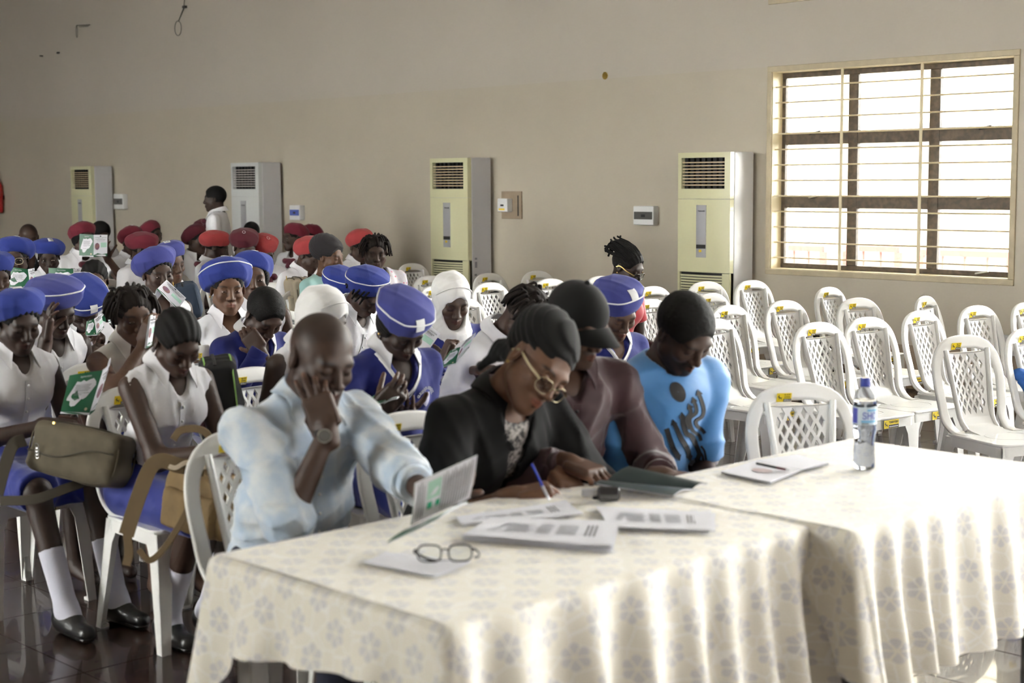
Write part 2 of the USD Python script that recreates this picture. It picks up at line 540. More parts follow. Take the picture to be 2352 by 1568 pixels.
def air_conditioner(x, front, label):
    t = thing('air_conditioner', label, 'air conditioner', (x + ACW / 2, -.04, 0))
    w, d = ACW / 2, ACD
    side = 'white_plastic' if front == 'cream_plastic' else 'pale_plastic'
    obj('body', bx(V(-w, -d + .05, .02), V(w, 0, ACH), .012), 'grey_plastic' if x < 2 else 'white_plastic', t)
    obj('plinth', bx(V(-w + .02, -d + .06, 0), V(w - .02, -.01, .03)), 'dark', t, smooth=False)

    def bow(xx):
        return -d - .022 * (1 - (xx / w) ** 2)

    def front_part(xa, xb, za, zb, name, m, depth=.05, off=0.0, r=1):
        xs = np.linspace(xa, xb, 13)
        n = len(xs)
        f, bk = [], []
        for q in xs:
            f.append((q, bow(q) - off))
            bk.append((q, bow(q) - off + depth))
        pl = Polygon(f + bk[::-1])
        return obj(name, move(prism(pl, zb - za), V(0, 0, za)), m, t, smooth=30)
    s1, s2 = 1.4907, .8745
    front_part(-w + .004, w - .004, s2, s1 - .003, 'front_panel', front)
    front_part(-w + .004, w - .004, s1, s1 + .085, 'grille_sill', front)
    front_part(-w + .004, w - .004, ACH - .045, ACH - .002, 'grille_head', front)
    front_part(-w + .004, -w + .045, s1 + .085, ACH - .045, 'grille_jamb', front)
    front_part(w - .058, w - .004, s1 + .085, ACH - .045, 'grille_jamb', front)
    obj('air_outlet', bx(V(-w + .045, -d + .04, s1 + .085), V(w - .058, -d + .055, ACH - .045)), 'dark', t, smooth=False)
    for q in np.linspace(-w + .10, w - .10, 7):
        obj('vertical_vane', bx(V(q - .003, -d + .012, s1 + .087), V(q + .003, -d + .04, ACH - .047)), 'black_ink', t, smooth=False)
    for z in np.linspace(s1 + .115, ACH - .085, 8):
        front_part(-w + .046, w - .059, z - .004, z + .005, 'slat', 'slat_' + front if ('slat_' + front) in MAT else front, depth=.03, off=-.014)
    front_part(-w + .004, w - .004, .10, s2 - .003, 'intake_back', 'dark', depth=.03, off=-.022)
    front_part(-w + .004, -w + .03, .06, s2 - .003, 'intake_jamb', front)
    front_part(w - .075, w - .004, .06, s2 - .003, 'intake_jamb', front)
    front_part(-w + .004, w - .004, .03, .10, 'base_panel', front)
    for z in np.arange(.125, s2 - .02, .0232):
        front_part(-w + .031, w - .076, z - .0072, z + .0072, 'slat', front, depth=.02, off=-.008)
    # display strip
    xs = (-.06, .045)
    front_part(xs[0], xs[1], 1.0, 1.44, 'display_panel', 'silver', depth=.02, off=.003)
    front_part(xs[0] + .003, xs[1] - .003, 1.075, 1.108, 'display_window', 'dark', depth=.01, off=.005)
    front_part(-.028, .0, 1.045, 1.065, 'sticker', 'yellow', depth=.01, off=.005)
    obj('badge', text('Panasonic', .011, V(-.037, bow(0) - .005, 1.385), V(1, 0, 0), V(0, 0, 1), .002), 'black_ink', t, smooth=False)
    if front == 'cream_plastic' and -2 < x < 2:
        for k, (a, b_, c, e) in enumerate(((.02, .62, .05, .64), (.025, .70, .055, .76), (.025, .78, .055, .80), (.02, .57, .09, .585))):
            obj('stencil_mark', bx(V(w, -d + .06 + a, b_ + .1), V(w + .001, -d + .06 + c, e + .1)), 'grey_ink', t, smooth=False)
    return t


mat('slat_cream_plastic', (.62, .50, .33), .4)
mat('slat_pale_plastic', (.52, .48, .46), .4)
air_conditioner(-8.2089, 'cream_plastic', 'cream floor-standing air conditioner farthest along the wall, by the fire extinguisher')
air_conditioner(-4.3566, 'pale_plastic', 'pale grey floor-standing air conditioner behind the standing boy')
air_conditioner(-.8086, 'cream_plastic', 'cream floor-standing air conditioner beside the breaker on a mounting board')
air_conditioner(2.4127, 'cream_plastic', 'cream floor-standing air conditioner next to the barred window')


def breaker(x0, x1, z0, z1, label, cover, handle=None, board=None, dep=.075):
    cx = (x0 + x1) / 2
    t = thing('breaker_box', label, 'breaker box', (cx, 0, z0))
    a, b = (x1 - x0) / 2, z1 - z0
    y0 = 0
    if board:
        obj('mounting_board', bx(V(-a - .02, -.02, -.07), V(a + .12, 0, b + .07), .004), 'dado', t)
        obj('board_slot', bx(V(a + .07, -.0215, -.04), V(a + .085, -.018, b + .03)), 'dark', t, smooth=False)
        y0 = -.02
    obj('case', bx(V(-a, y0 - dep, 0), V(a, y0, b), .008), 'white_plastic', t)
    obj('cover', bx(V(-a + .012, y0 - dep - .004, b * .3), V(a - .012, y0 - dep + .002, b * .7), .003), cover, t)
    obj('switch', bx(V(-.02, y0 - dep - .006, b * .42), V(.025, y0 - dep, b * .56)), 'black_ink', t, smooth=False)
    if handle:
        obj('rating_label', bx(V(-a * .7, y0 - dep - .001, b * .12), V(a * .5, y0 - dep + .002, b * .26)), handle, t, smooth=False)


mat('smoke_cover', (.10, .10, .095), .25)
mat('blue_cover', (.08, .12, .42), .3)
mat('green_board', (.10, .16, .12), .5)
breaker(-7.58, -7.33, 1.31, 1.51, 'white breaker box with dark cover beside the farthest air conditioner', 'smoke_cover')
breaker(-3.60, -3.40, 1.22, 1.39, 'small white breaker box with a blue cover on the wall', 'blue_cover')
breaker(-.10, .04, 1.35, 1.48, 'small white breaker on a beige mounting board with yellow label', 'white_plastic', 'yellow', True)
breaker(1.66, 1.90, 1.25, 1.42, 'white breaker box with grey window left of the nearest air conditioner', 'smoke_cover')

t = thing('fire_extinguisher', 'red fire extinguisher on the wall at the left edge', 'fire extinguisher', (-10.97, -.09, 1.22))
obj('cylinder', lathe([(0, 0), (.075, .0), (.082, .02), (.082, .40), (.06, .46), (.025, .49), (.025, .52), (0, .52)]), 'red_paint', t)
obj('valve', [bx(V(-.02, -.02, .52), V(.02, .02, .56), .005), bx(V(-.02, -.012, .56), V(.07, .012, .575))], 'dark', t)
obj('hose', tube(spline([(0, -.02, .54), (.06, -.04, .55), (.085, -.03, .57)], 10), .009), 'red_paint', t)
obj('bracket', bx(V(-.05, .07, .2), V(.05, .09, .26)), 'wire', t)
for (z, a), lab in (((3.72, 0), 'wire hook with a short ring high on the wall'), ((3.70, 1), 'wire hook with a long looped ring high on the wall')):
    xx = -8.26 if a == 0 else -5.78
    t = thing('wall_hook', lab, 'hook', (xx, 0, z))
    if a == 0:
        obj('bracket', [tube([(-.10, -.10, .06), (.10, -.01, .06)], .006), tube([(-.06, -.09, .04), (.06, -.01, .045)], .004)], 'wire', t)
        obj('ring', tube([(-.1 + .02 * math.cos(q), -.1, -.02 + .08 * math.sin(q)) for q in np.linspace(0, 6.2, 24)], .004, closed=True), 'wire', t)
    else:
        obj('bracket', [bx(V(-.03, -.04, .10), V(.03, 0, .13), .004), tube(spline([(0, -.03, .12), (.05, -.05, .2), (.02, -.02, .25)], 12), .006)], 'wire', t)
        obj('cord', [tube([(0, -.03, .11), (-.09, -.06, -.06)], .006), tube([(.01, -.03, .1), (-.085, -.06, -.06)], .005)], 'wire', t)
        obj('ring', tube([(-.1 + .075 * math.cos(q), -.06, -.14 + .09 * math.sin(q)) for q in np.linspace(0, 6.2, 28)], .005, closed=True), 'wire', t)
for x, z, w_ in ((-9.55, 3.45, 'nearer the left edge'), (-9.05, 3.46, 'nearer the wire hook')):
    tag(obj('nail', move(trimesh.creation.cylinder(.012, .05, sections=8), V(x, -.02, z), rot('x', 1.57)), 'wire'), 'rusty nail high in the wall, the one of two ' + w_, 'nail', 'nails in the wall')
p = on_wall(1390, 174)
tag(obj('wall_patch', move(trimesh.creation.cylinder(.035, .006, sections=9), p - V(0, .002, 0), rot('x', 1.57)), 'yellow_tape' if 'yellow_tape' in MAT else 'brass'), 'small yellow patch stuck on the bare wall left of the window', 'patch')
# ---------------------------------------------------------------- white plastic chairs
_bz = [(.44, -.12), (.455, -.165), (.50, -.193), (.60, -.218), (.70, -.243), (.80, -.268), (.90, -.293)]


def back_x(z):
    return np.interp(z, [q[0] for q in _bz], [q[1] for q in _bz])


def horse(s):
    p = [(0, .55), (.12, .7), (.2, .95), (.3, 1.0), (.38, .85), (.30, .78), (.34, .62), (.5, .5), (.75, .42), (1.05, .5), (.82, .34), (.8, .2), (.95, .05), (.85, 0), (.68, .16), (.62, .3), (.45, .34), (.36, .1), (.25, 0), (.28, .15), (.3, .36), (.18, .5)]
    return Polygon([(x * s, y * s) for x, y in p])


_seat = Polygon([(.20, -.200), (.20, .200), (-.16, .178), (-.16, -.178)]).buffer(-.03).buffer(.045, quad_segs=4)


def leg_mesh(x0, y0, x1, y1):
    """One L-section leg, from under the seat (x0, y0) to the floor (x1, y1)."""
    sx, sy = np.sign(x0), np.sign(y0)
    out = []

    def plate_hull(qs):
        out.append(trimesh.convex.convex_hull(np.array(qs)))
    for za, zb, wa, wb in ((.425, .34, .095, .058), (.34, 0, .058, .036)):
        for ax in (0, 1):
            qs = []
            for z, w in ((za, wa), (zb, wb)):
                f = (.425 - z) / .425
                cx, cy = x0 + (x1 - x0) * f, y0 + (y1 - y0) * f
                for q in (0, w):
                    for tk in (0, .006):
                        qs.append((cx - sx * (q if ax else tk), cy - sy * (tk if ax else q), z))
            plate_hull(qs)
    out.append(bx(V(x1 - sx * .018, y1 - sy * .018, 0) - V(.017, .017, 0), V(x1 - sx * .018, y1 - sy * .018, 0) + V(.017, .017, .012)))
    return out


def lattice():
    zt, zb, wt, wb = .812, .475, .128, .096
    hw = lambda z: wb + (wt - wb) * (z - zb) / (zt - zb)
    P = Polygon([(-wb, zb), (wb, zb), (wt, zt), (-wt, zt)])
    holes = []
    rows = 9
    for i in range(rows):
        z = zb + .062 + (zt - zb - .095) * i / (rows - 1)
        s = hw(z) / .125
        ny = 5 if i % 2 else 4
        for k in range(ny):
            y = (k - (ny - 1) / 2) * .0445 * s
            a, c = .0122 * s, .0225
            holes.append(Polygon([(y - a, z), (y, z - c), (y + a, z), (y, z + c)]))
    P = P.difference(shapely.union_all(holes))
    P = shapely.segmentize(P, .03)
    m = prism(P, .012)
    v = np.array(m.vertices)
    z = v[:, 1]
    x = back_x(z) + .006 - .03 * (1 - (v[:, 0] / .15) ** 2) * np.clip((z - .45) / .1, 0, 1) + v[:, 2]
    m.vertices = np.stack([x, v[:, 0], z], 1)
    m.fix_normals()
    return m


def build_chair(label, loc=(0, 0, 0), rz=0, stencil=None, group='white plastic chairs'):
    t = thing('plastic_chair', label, 'chair', loc, rz, group)
    seat = prism(_seat, .014)
    seat.apply_translation([0, 0, .428])
    rimp = np.array(_seat.exterior.coords)[:-1]
    rim = sweep([(x, y, .436) for x, y in rimp], rrect(.014, .014, .005), closed=True)
    obj('seat', [seat, rim], 'plastic', t)
    ap = _seat.buffer(-.004)
    obj('apron', move(prism(ap.difference(ap.buffer(-.006)), .05), V(0, 0, .382)), 'plastic', t, smooth=30)
    ring = sweep([(.035 + .1 * math.cos(a), .115 * math.sin(a), .442) for a in np.linspace(0, 6.283, 40)[:-1]], rrect(.004, .002, .0008), closed=True)
    obj('seat_ring', ring, 'plastic', t)
    yz = [(.152, .441, -.06), (.166, .446, -.13), (.178, .50, -.193), (.190, .60, -.218), (.196, .68, -.238), (.190, .745, -.255), (.170, .800, -.268), (.136, .838, -.278), (.09, .860, -.283), (.045, .869, -.285), (0, .872, -.2855)]
    pts = yz + [(-y, z, x) for y, z, x in yz[-2::-1]]
    pts = spline([(x, y, z) for y, z, x in pts], 80)
    sc = np.interp(np.abs(pts[:, 1]), [0, .1, .16, .195], [1.32, 1.25, 1.1, 1.0])
    inner = pts.copy()
    inner[:, 2] -= np.interp(np.abs(pts[:, 1]), [0, .15, .2], [.012, .006, 0])
    ups = np.stack([0 * sc + 1, 0 * sc, 0 * sc + .25], 1)
    low = pts[:, 2] < .5
    ups[low] = np.stack([np.interp(pts[low, 2], [.441, .5], [.05, 1]), 0 * pts[low, 0], np.interp(pts[low, 2], [.441, .5], [1, .25])], 1)
    obj('back_frame', sweep(inner, rrect(.05, .02, .009), ups, scale=sc), 'plastic', t, smooth=45)
    obj('back_lattice', lattice(), 'plastic', t, smooth=25)
    for s in (-1, 1):
        zz = np.linspace(.45, .825, 14)
        obj('back_rib', sweep(np.stack([back_x(zz) + .012, s * (.098 + (zz - .475) * .095), zz], 1), rrect(.022, .026, .009), (1, 0, 0)), 'plastic', t, smooth=45)
    zz = np.linspace(.436, .50, 8)
    pan = np.stack([np.stack([np.interp(zz, [.436, .445, .46, .5], [-.04, -.10, -.155, -.188]), np.full(8, y), zz], 1) for y in np.linspace(-.1, .1, 5)])
    obj('back_foot', thick(pan, .012), 'plastic', t)
    for x0, y0, x1, y1 in ((.205, .205, .235, .217), (.205, -.205, .235, -.217), (-.185, .185, -.265, .198), (-.185, -.185, -.265, -.198)):
        obj('leg', leg_mesh(x0, y0, x1, y1), 'plastic', t, smooth=False)
    # the stickers
    e1, e2 = unit(V(.25, 0, 1)), V(0, 1, 0)
    o = V(-.2665, -.092, .826)
    st = obj('back_sticker', plate(sbox(0, 0, .058, .034), o, V(0, 1, 0), e1, .0012), 'sticker_yellow', t, smooth=False)
    n = np.cross(e2, e1)
    q = o + n * .0012
    obj('sticker_print', [plate(horse(.018), q + e2 * .004 + e1 * .009, e2, e1, .0004), text('BLACK', .006, q + e2 * .029 + e1 * .025, e2, e1, .0004, .024, True), text('HORSE', .006, q + e2 * .029 + e1 * .0155, e2, e1, .0004, .024, True),
                          plate(sbox(.0265, .0005, .0575, .012), q, e2, e1, .0003)], 'black_ink', st, smooth=False)
    obj('sticker_lettering', text('EXCELLE', .0065, q + n * .0003 + e2 * .029 + e1 * .003, e2, e1, .0004, .026, True), 'white_ink', st, smooth=False)
    o = V(.2462 - .0285, -.05, .385)
    st = obj('apron_sticker', plate(sbox(0, 0, .115, .042), o, V(0, 1, 0), V(0, 0, 1), .0012), 'sticker_yellow', t, smooth=False)
    q = o + V(.0012, 0, 0)
    obj('sticker_print', [plate(horse(.026), q + V(0, .004, .008), V(0, 1, 0), V(0, 0, 1), .0004), text('"CHAIR POINT', .0105, q + V(0, .038, .025), V(0, 1, 0), V(0, 0, 1), .0004, .072, True), plate(sbox(.036, .001, .114, .017), q, V(0, 1, 0), V(0, 0, 1), .0003)], 'black_ink', st, smooth=False)
    obj('sticker_stripe', plate(sbox(.04, .006, .11, .010), q + V(.0003, 0, 0), V(0, 1, 0), V(0, 0, 1), .0003), 'white_ink', st, smooth=False)
    if stencil:
        obj('leg_stencil', text(stencil, .034, V(.238, -.186, .345), V(-.03, 0, -1), V(0, 1, 0), .002, .2, True), 'black_ink', t, smooth=False)
    return t


mat('sticker_yellow', (.83, .62, .02), .35)
chair0 = None
CHAIRS = {}


def chair(x, y, rz, label, group=None):
    """rz in degrees: 0 faces +x, towards the right of the picture."""
    global chair0
    if chair0 is None:
        chair0 = build_chair(label, (x, y, 0), math.radians(rz), group=group)
        return chair0
    return dup(chair0, (x, y, 0), math.radians(rz), label, 'chair', group)


def chair_px(px, py, rz, label, group='empty white plastic chairs'):
    """Puts a chair so that the middle of its arch top shows at this pixel."""
    p = at_z(px, py, .877)
    a = math.radians(rz)
    return chair(p[0] + .2855 * math.cos(a), p[1] + .2855 * math.sin(a), rz, label, group)


chair_px(1832, 888, -32, 'empty white chair pulled up to the table beside the man in the blue shirt')
for px, py, rz, lab in (
    (1876, 746, -7, 'empty white chair standing right behind the chair at the table end'),
    (1990, 734, -8, 'empty white chair directly above the water bottle in the picture'),
    (2212, 776, -18, 'large empty white chair nearest the right end of the table'),
    (1672, 706, 0, 'empty white chair with apron sticker half behind the head of the man in blue'),
    (1640, 738, 4, 'empty white chair just behind the shoulder of the man in the blue shirt'),
    (1800, 695, -4, 'empty white chair in the second row, left of the black bag on the floor'),
    (1968, 689, -9, 'empty white chair in the second row in front of the wall socket'),
    (1902, 664, 3, 'empty white chair close to the wall with a black bag under it'),
    (1725, 648, -5, 'empty white chair at the wall right beside the nearest air conditioner'),
    (1620, 651, -8, 'empty white chair in front of the intake slats of the nearest air conditioner'),
    (1497, 662, 0, 'empty white chair right behind the woman in the red top'),
    (1492, 692, 2, 'empty white chair behind the bowed girl in the violet beret'),
    (1632, 678, 4, 'empty white chair mostly hidden behind the hair of the man in the blue shirt'),
    (2124, 685, 10, 'empty white chair seen nearly side-on under the middle of the window'),
    (2112, 719, -2, 'empty white chair with apron sticker in the middle of the right-hand row'),
    (2242, 707, -6, 'empty white chair under the right end of the window'),
    (2352, 700, 2, 'white chair by the wall cut off by the right edge of the picture'),
    (2356, 760, -6, 'white chair with a blue cloth over it at the right edge of the picture'),
    (1121, 631, 4, 'empty white chair in front of the third air conditioner with a black bag in it'),
    (1122, 653, 2, 'empty white chair behind the girl in the white hijab and blue sweater'),
    (1232, 626, 0, 'empty white chair at the wall right of the third air conditioner'),
    (1262, 644, -2, 'empty white chair behind the black cap of the man in maroon'),
    (1378, 638, 0, 'empty white chair just left of the woman in the red top'),
    (985, 637, 2, 'empty white chair left of the white hijab, in the row by the wall'),
    (1000, 660, 4, 'empty white chair behind the girl with the booklet and flat blue beret'),
    (945, 608, 4, 'white chair beside the woman in the floral blouse'),
    (1060, 690, 4, 'empty white chair close behind the shoulder of the hijab girl'),
):
    chair_px(px, py, rz, lab)

# ---------------------------------------------------------------- the judges' tables and their cloths
n = {'uv': ('uvmap', {'attribute': 'st'}), 'p': ('principled_bsdf', {'roughness': .55, 'sheen_weight': .3, 'specular_ior_level': .45})}
l = []


def flower_nodes(tagn, off):
    """Six-petalled flowers on a staggered grid: 1 on the petals, 0 on the spokes and outside."""
    n.update({tagn + 'm': ('mapping', {'location': off, 'scale': (1, 1, 1)}), tagn + 'f': ('vector_math', {'math_type': 'fraction'}),
              tagn + 'c': ('vector_math', {'math_type': 'subtract', 'vector2': (.5, .5, 0)}), tagn + 's': ('separate_xyz', {}),
              tagn + 'y': ('math', {'math_type': 'multiply', 'value2': 1.0}),
              tagn + 'a': ('math', {'math_type': 'arctan2'}), tagn + 'a3': ('math', {'math_type': 'multiply', 'value2': 3.0}), tagn + 'si': ('math', {'math_type': 'sine'}),
              tagn + 'ab': ('math', {'math_type': 'absolute'}), tagn + 'l': ('vector_math', {'math_type': 'length'}),
              tagn + 'd': ('math', {'math_type': 'multiply'}), tagn + 'g': ('math', {'math_type': 'greater_than', 'value2': .045}),
              tagn + 'k': ('math', {'math_type': 'multiply_add', 'value2': .07, 'value3': .175}), tagn + 'r': ('math', {'math_type': 'less_than'}),
              tagn + 'o': ('math', {'math_type': 'multiply'})})
    T = tagn
    l.extend([('uv.UV', T + 'm.vector'), (T + 'm.vector', T + 'f.vector1'), (T + 'f.vector', T + 'c.vector1'), (T + 'c.vector', T + 's.vector'),
              (T + 's.y', T + 'y.value1'), (T + 'y.value', T + 'a.value1'), (T + 's.x', T + 'a.value2'), (T + 'a.value', T + 'a3.value1'), (T + 'a3.value', T + 'si.value1'), (T + 'si.value', T + 'ab.value1'),
              (T + 'c.vector', T + 'l.vector1'), (T + 'l.value', T + 'd.value1'), (T + 'ab.value', T + 'd.value2'), (T + 'd.value', T + 'g.value1'),
              (T + 'ab.value', T + 'k.value1'), (T + 'l.value', T + 'r.value1'), (T + 'k.value', T + 'r.value2'), (T + 'g.value', T + 'o.value1'), (T + 'r.value', T + 'o.value2')])


flower_nodes('A', (0, 0, 0))
flower_nodes('B', (.5, .5, 0))
n.update({'mx': ('math', {'math_type': 'maximum'}), 'vo': ('voronoi_texture', {'feature': 'distance_to_edge', 'scale': 2.6, 'randomness': .7}),
          'vl': ('math', {'math_type': 'less_than', 'value2': .035}), 'b1': ('mix_color', {'a': (.76, .715, .62), 'b': (.82, .80, .76)}),
          'b2': ('mix_color', {'b': (.60, .58, .575)}), 'no': ('noise_texture', {'scale': 40.0, 'detail': 2.0}), 'bu': ('bump', {'strength': .25, 'distance': .004}), 'vm': ('math', {'math_type': 'multiply', 'value2': .8})})
l += [('Ao.value', 'mx.value1'), ('Bo.value', 'mx.value2'), ('uv.UV', 'vo.vector'), ('vo.distance', 'vl.value1'), ('vl.value', 'vm.value1'), ('vm.value', 'b1.fac'), ('b1.result', 'b2.a'), ('mx.value', 'b2.fac'), ('b2.result', 'p.base_color'),
      ('uv.UV', 'no.vector'), ('no.fac', 'bu.height'), ('bu.normal', 'p.normal')]
MAT['cloth'] = usdkit.material(stage, '/World/Looks/cloth', n, l, surface='p.BSDF')
mat('cloth_plain', (.72, .66, .52), .6, var=.12, vscale=9, sheen=.3, bump=.2, bscale=50)


def table(x0, x1, y0, y1, label, z=.745):
    t = thing('table', label, 'table', ((x0 + x1) / 2, (y0 + y1) / 2, 0))
    a, b = (x1 - x0) / 2, (y1 - y0) / 2
    obj('table_top', bx(V(-a, -b, z - .03), V(a, b, z), .008), 'wood', t)
    obj('apron', [bx(V(-a + .03, s * (b - .03) - .012, z - .13), V(a - .03, s * (b - .03) + .012, z - .03)) for s in (-1, 1)] + [bx(V(s * (a - .03) - .012, -b + .03, z - .13), V(s * (a - .03) + .012, b - .03, z - .03)) for s in (-1, 1)], 'wood', t, smooth=False)
    for sx in (-1, 1):
        for sy in (-1, 1):
            obj('leg', bx(V(sx * (a - .05) - .027, sy * (b - .05) - .027, 0), V(sx * (a - .05) + .027, sy * (b - .05) + .027, z - .03), .005), 'white_plastic' if y0 < -8 else 'concrete', t)
    return t


T1 = (7.725, 8.545, -8.43, -7.19)
T2 = (7.90, 8.665, -7.16, -6.0)
table(*T1, 'table under the cloth at the left, its white leg showing below the hem')
table(*T2, 'table under the cloth at the right, behind the water bottle')


def cloth(name, label, T, z, long_end, seed, side0, side1, front):
    """Top, front and back drapes as one sheet; the end drapes (at low and high y) hang as flaps."""
    x0, x1, y0, y1 = T[0] - .008, T[1] + .008, T[2] - .008, T[3] + .008
    t = thing(name, label, 'tablecloth', ((x0 + x1) / 2, (y0 + y1) / 2, 0))
    c = V((x0 + x1) / 2, (y0 + y1) / 2, 0)
    US = 7.6
    ny = 150
    ys = np.linspace(y0, y1, ny)
    r = .018

    def drop(s):                     # arc length past the table edge -> (out, down)
        a = np.clip(s / r, 0, math.pi / 2)
        return r * np.sin(a), r * (1 - np.cos(a)) + np.maximum(s - r * math.pi / 2, 0)
    sb, sf = .18, front
    ss = np.concatenate([-np.linspace(sb, 0, 8)[:-1], np.linspace(0, 1, 44), np.linspace(0, 1, 34)[1:] * sf + 1])
    P = np.zeros((len(ss), ny, 3))
    uv = np.zeros((len(ss), ny, 2))
    rg = np.random.default_rng(seed)
    ph = np.cumsum(.6 + .8 * meshkit.noise(np.stack([ys * 5, 0 * ys, 0 * ys + seed], 1)) * 1.0)
    ph = ph / ph[-1] * 2 * np.pi * (y1 - y0) * 6.4
    amp = .35 + 1.0 * meshkit.noise(np.stack([ys * 4.3, 0 * ys + 7, 0 * ys + seed], 1))
    w = x1 - x0
    for i, s in enumerate(ss):
        if s < 0:
            o, d = drop(-s * 1.0)
            P[i] = np.stack([x0 - o + 0 * ys, ys, z - d + 0 * ys], 1)
            uv[i] = np.stack([ys * US, np.full(ny, s * US)], 1)
        elif s <= 1:
            x = x0 + w * s
            e = min(s, 1 - s) * 12
            hgt = .003 * meshkit.fbm(np.stack([np.full(ny, x * 5), ys * 7, 0 * ys + seed], 1), 3)
            bump_ = .006 * np.maximum(0, np.sin(ys * 22 + x * 9 + seed)) ** 6 * (meshkit.noise(np.stack([np.full(ny, x * 3), ys * 3, 0 * ys], 1)) > .5)
            P[i] = np.stack([x + 0 * ys, ys, z + (hgt + 0 * bump_) * min(1, e)], 1)
            uv[i] = np.stack([ys * US, np.full(ny, w * s * US)], 1)
        else:
            q = s - 1
            o, d = drop(q)
            g = np.clip(q / .42, 0, 1.3)
            fold = np.sin(ph + .8 * g) * amp * .034 * g ** .7 + .02 * g * (meshkit.fbm(np.stack([ys * 9, np.full(ny, q * 5), 0 * ys + seed], 1), 3) - .5)
            fold = fold + .055 * g
            hem = 1.0
            P[i] = np.stack([x1 + o + fold, ys + .012 * g * np.cos(ph * .5), z - d * hem + 0 * ys], 1)
            uv[i] = np.stack([ys * US, np.full(ny, (w + q) * US)], 1)
    if side1:                        # the far front corner swings in and round
        k = np.clip((ys - (y1 - .22)) / .22, 0, 1) ** 1.6
        for i, s in enumerate(ss):
            if s > 1:
                P[i, :, 0] -= k * (s - 1) * .34
                P[i, :, 1] -= k * (s - 1) * .42
                P[i, :, 2] += k * np.maximum(s - 1 - .1, 0) * .35
    obj('cloth_sheet', grid_mesh(P - c), 'cloth', t, smooth=True, uv=uv.reshape(-1, 2))
    nd = 24
    for sgn, L, yy, edge in ((-1, side0, y0, 0), (1, side1, y1, ny - 1)):
        if not L:
            continue
        xs = np.linspace(x0, x1, 60)
        qs = np.linspace(0, 1, nd)
        Q = np.zeros((nd, 60, 3))
        for i, q in enumerate(qs):
            ln = np.interp(xs, [x0, x0 + .2 * w, x0 + .5 * w, x0 + .8 * w, x1], L) * q
            o, d = drop(ln)
            fo = .02 * q * np.sin(xs * 31 + 1.0) * (.4 + meshkit.noise(np.stack([xs * 6, 0 * xs, 0 * xs + seed], 1))) + .03 * q
            Q[i] = np.stack([xs - .07 * q * np.clip(1 - (xs - x0) / .25, 0, 1), yy + sgn * (o + fo), z - d], 1)
        uvq = np.stack([Q[..., 0] * US, (z - Q[..., 2]) * US + yy * US], -1).reshape(-1, 2)
        obj('end_drape', grid_mesh(Q - c), 'cloth', t, smooth=True, uv=uvq)
        # the fold at the front corner, between the end flap and the front drape
        col = P[len(ss) - 34:, edge]
        k = np.linspace(0, 1, len(col))
        other = np.stack([np.interp(k, qs, Q[:, -1, j]) for j in range(3)], 1)
        B = np.stack([other * (1 - f) + col * f + np.outer(k, V(.03, sgn * .03, 0)) * math.sin(math.pi * f) for f in np.linspace(0, 1, 9)], 1)
        uvb = np.stack([np.broadcast_to(np.linspace(0, .5, 9), B.shape[:2]), (z - B[..., 2]) * US], -1).reshape(-1, 2)
        obj('corner_fold', grid_mesh(B - c), 'cloth', t, smooth=True, uv=uvb)
    return t


cloth('tablecloth', 'cream flowered tablecloth with the folded glasses and loose papers on it', T1, .752, True, 3, (.42, .22, .19, .16, .42), None, .46)
cloth('tablecloth', 'cream flowered tablecloth under the water bottle', T2, .757, False, 9, (.03, .03, .03, .05, .38), (.12, .12, .12, .12, .2), .43)
# ---------------------------------------------------------------- people: signed-distance bodies
class Pr:
    __slots__ = ('f', 'c', 'r', 'op', 'k')

    def __init__(self, f, c, r, op='u', k=.02):
        self.f, self.c, self.r, self.op, self.k = f, np.asarray(c, float), r, op, k


def cone(a, b, r1, r2, k=.02, op='u', cut=None, inf=0.0):
    """A tapering rounded limb from a to b; cut: flat end at b (or at that share of its length)."""
    a, b = np.asarray(a, float), np.asarray(b, float)
    r1, r2 = r1 + inf, r2 + inf
    ba = b - a
    l2 = ba @ ba + 1e-12
    n = ba / math.sqrt(l2)

    def f(P):
        q = P - a
        h = np.clip(q @ ba / l2, 0, 1)
        d = np.linalg.norm(q - h[:, None] * ba, axis=1) - (r1 + (r2 - r1) * h)
        if cut is not None:
            d = np.maximum(d, q @ n - cut * math.sqrt(l2))
        return d
    return Pr(f, (a + b) / 2, math.sqrt(l2) / 2 + max(r1, r2), op, k)


def ell(c, r, R=None, k=.02, op='u', inf=0.0):
    c, r = np.asarray(c, float), np.asarray(r, float) + inf
    R = np.eye(3) if R is None else R

    def f(P):
        q = (P - c) @ R
        k0 = np.linalg.norm(q / r, axis=1)
        k1 = np.linalg.norm(q / r ** 2, axis=1) + 1e-9
        return k0 * (k0 - 1) / k1
    return Pr(f, c, float(r.max()), op, k)


def rbox(c, hb, rd, R=None, k=.02, op='u'):
    c, hb = np.asarray(c, float), np.asarray(hb, float)
    R = np.eye(3) if R is None else R

    def f(P):
        q = np.abs((P - c) @ R) - hb
        return np.linalg.norm(np.maximum(q, 0), axis=1) + np.minimum(q.max(1), 0) - rd
    return Pr(f, c, float(np.linalg.norm(hb) + rd), op, k)


def halfspace(p, n, op='i', k=.0):
    """Keeps what lies behind the plane through p with normal n."""
    p, n = np.asarray(p, float), unit(n)
    return Pr(lambda P: (P - p) @ n, p, 1e3, op, k)


def combine(d, e, op, k):
    if op == 'u':
        if k <= 0:
            return np.minimum(d, e)
        h = np.maximum(k - np.abs(d - e), 0) / k
        return np.minimum(d, e) - h * h * k * .25
    if op == 's':
        e = -e
    if k <= 0:
        return np.maximum(d, e)
    h = np.maximum(k - np.abs(d - e), 0) / k
    return np.maximum(d, e) + h * h * k * .25


def evaluate(prims, P):
    d = np.full(len(P), 9.0)
    for p in prims:
        d = combine(d, p.f(P), p.op, p.k)
    return d


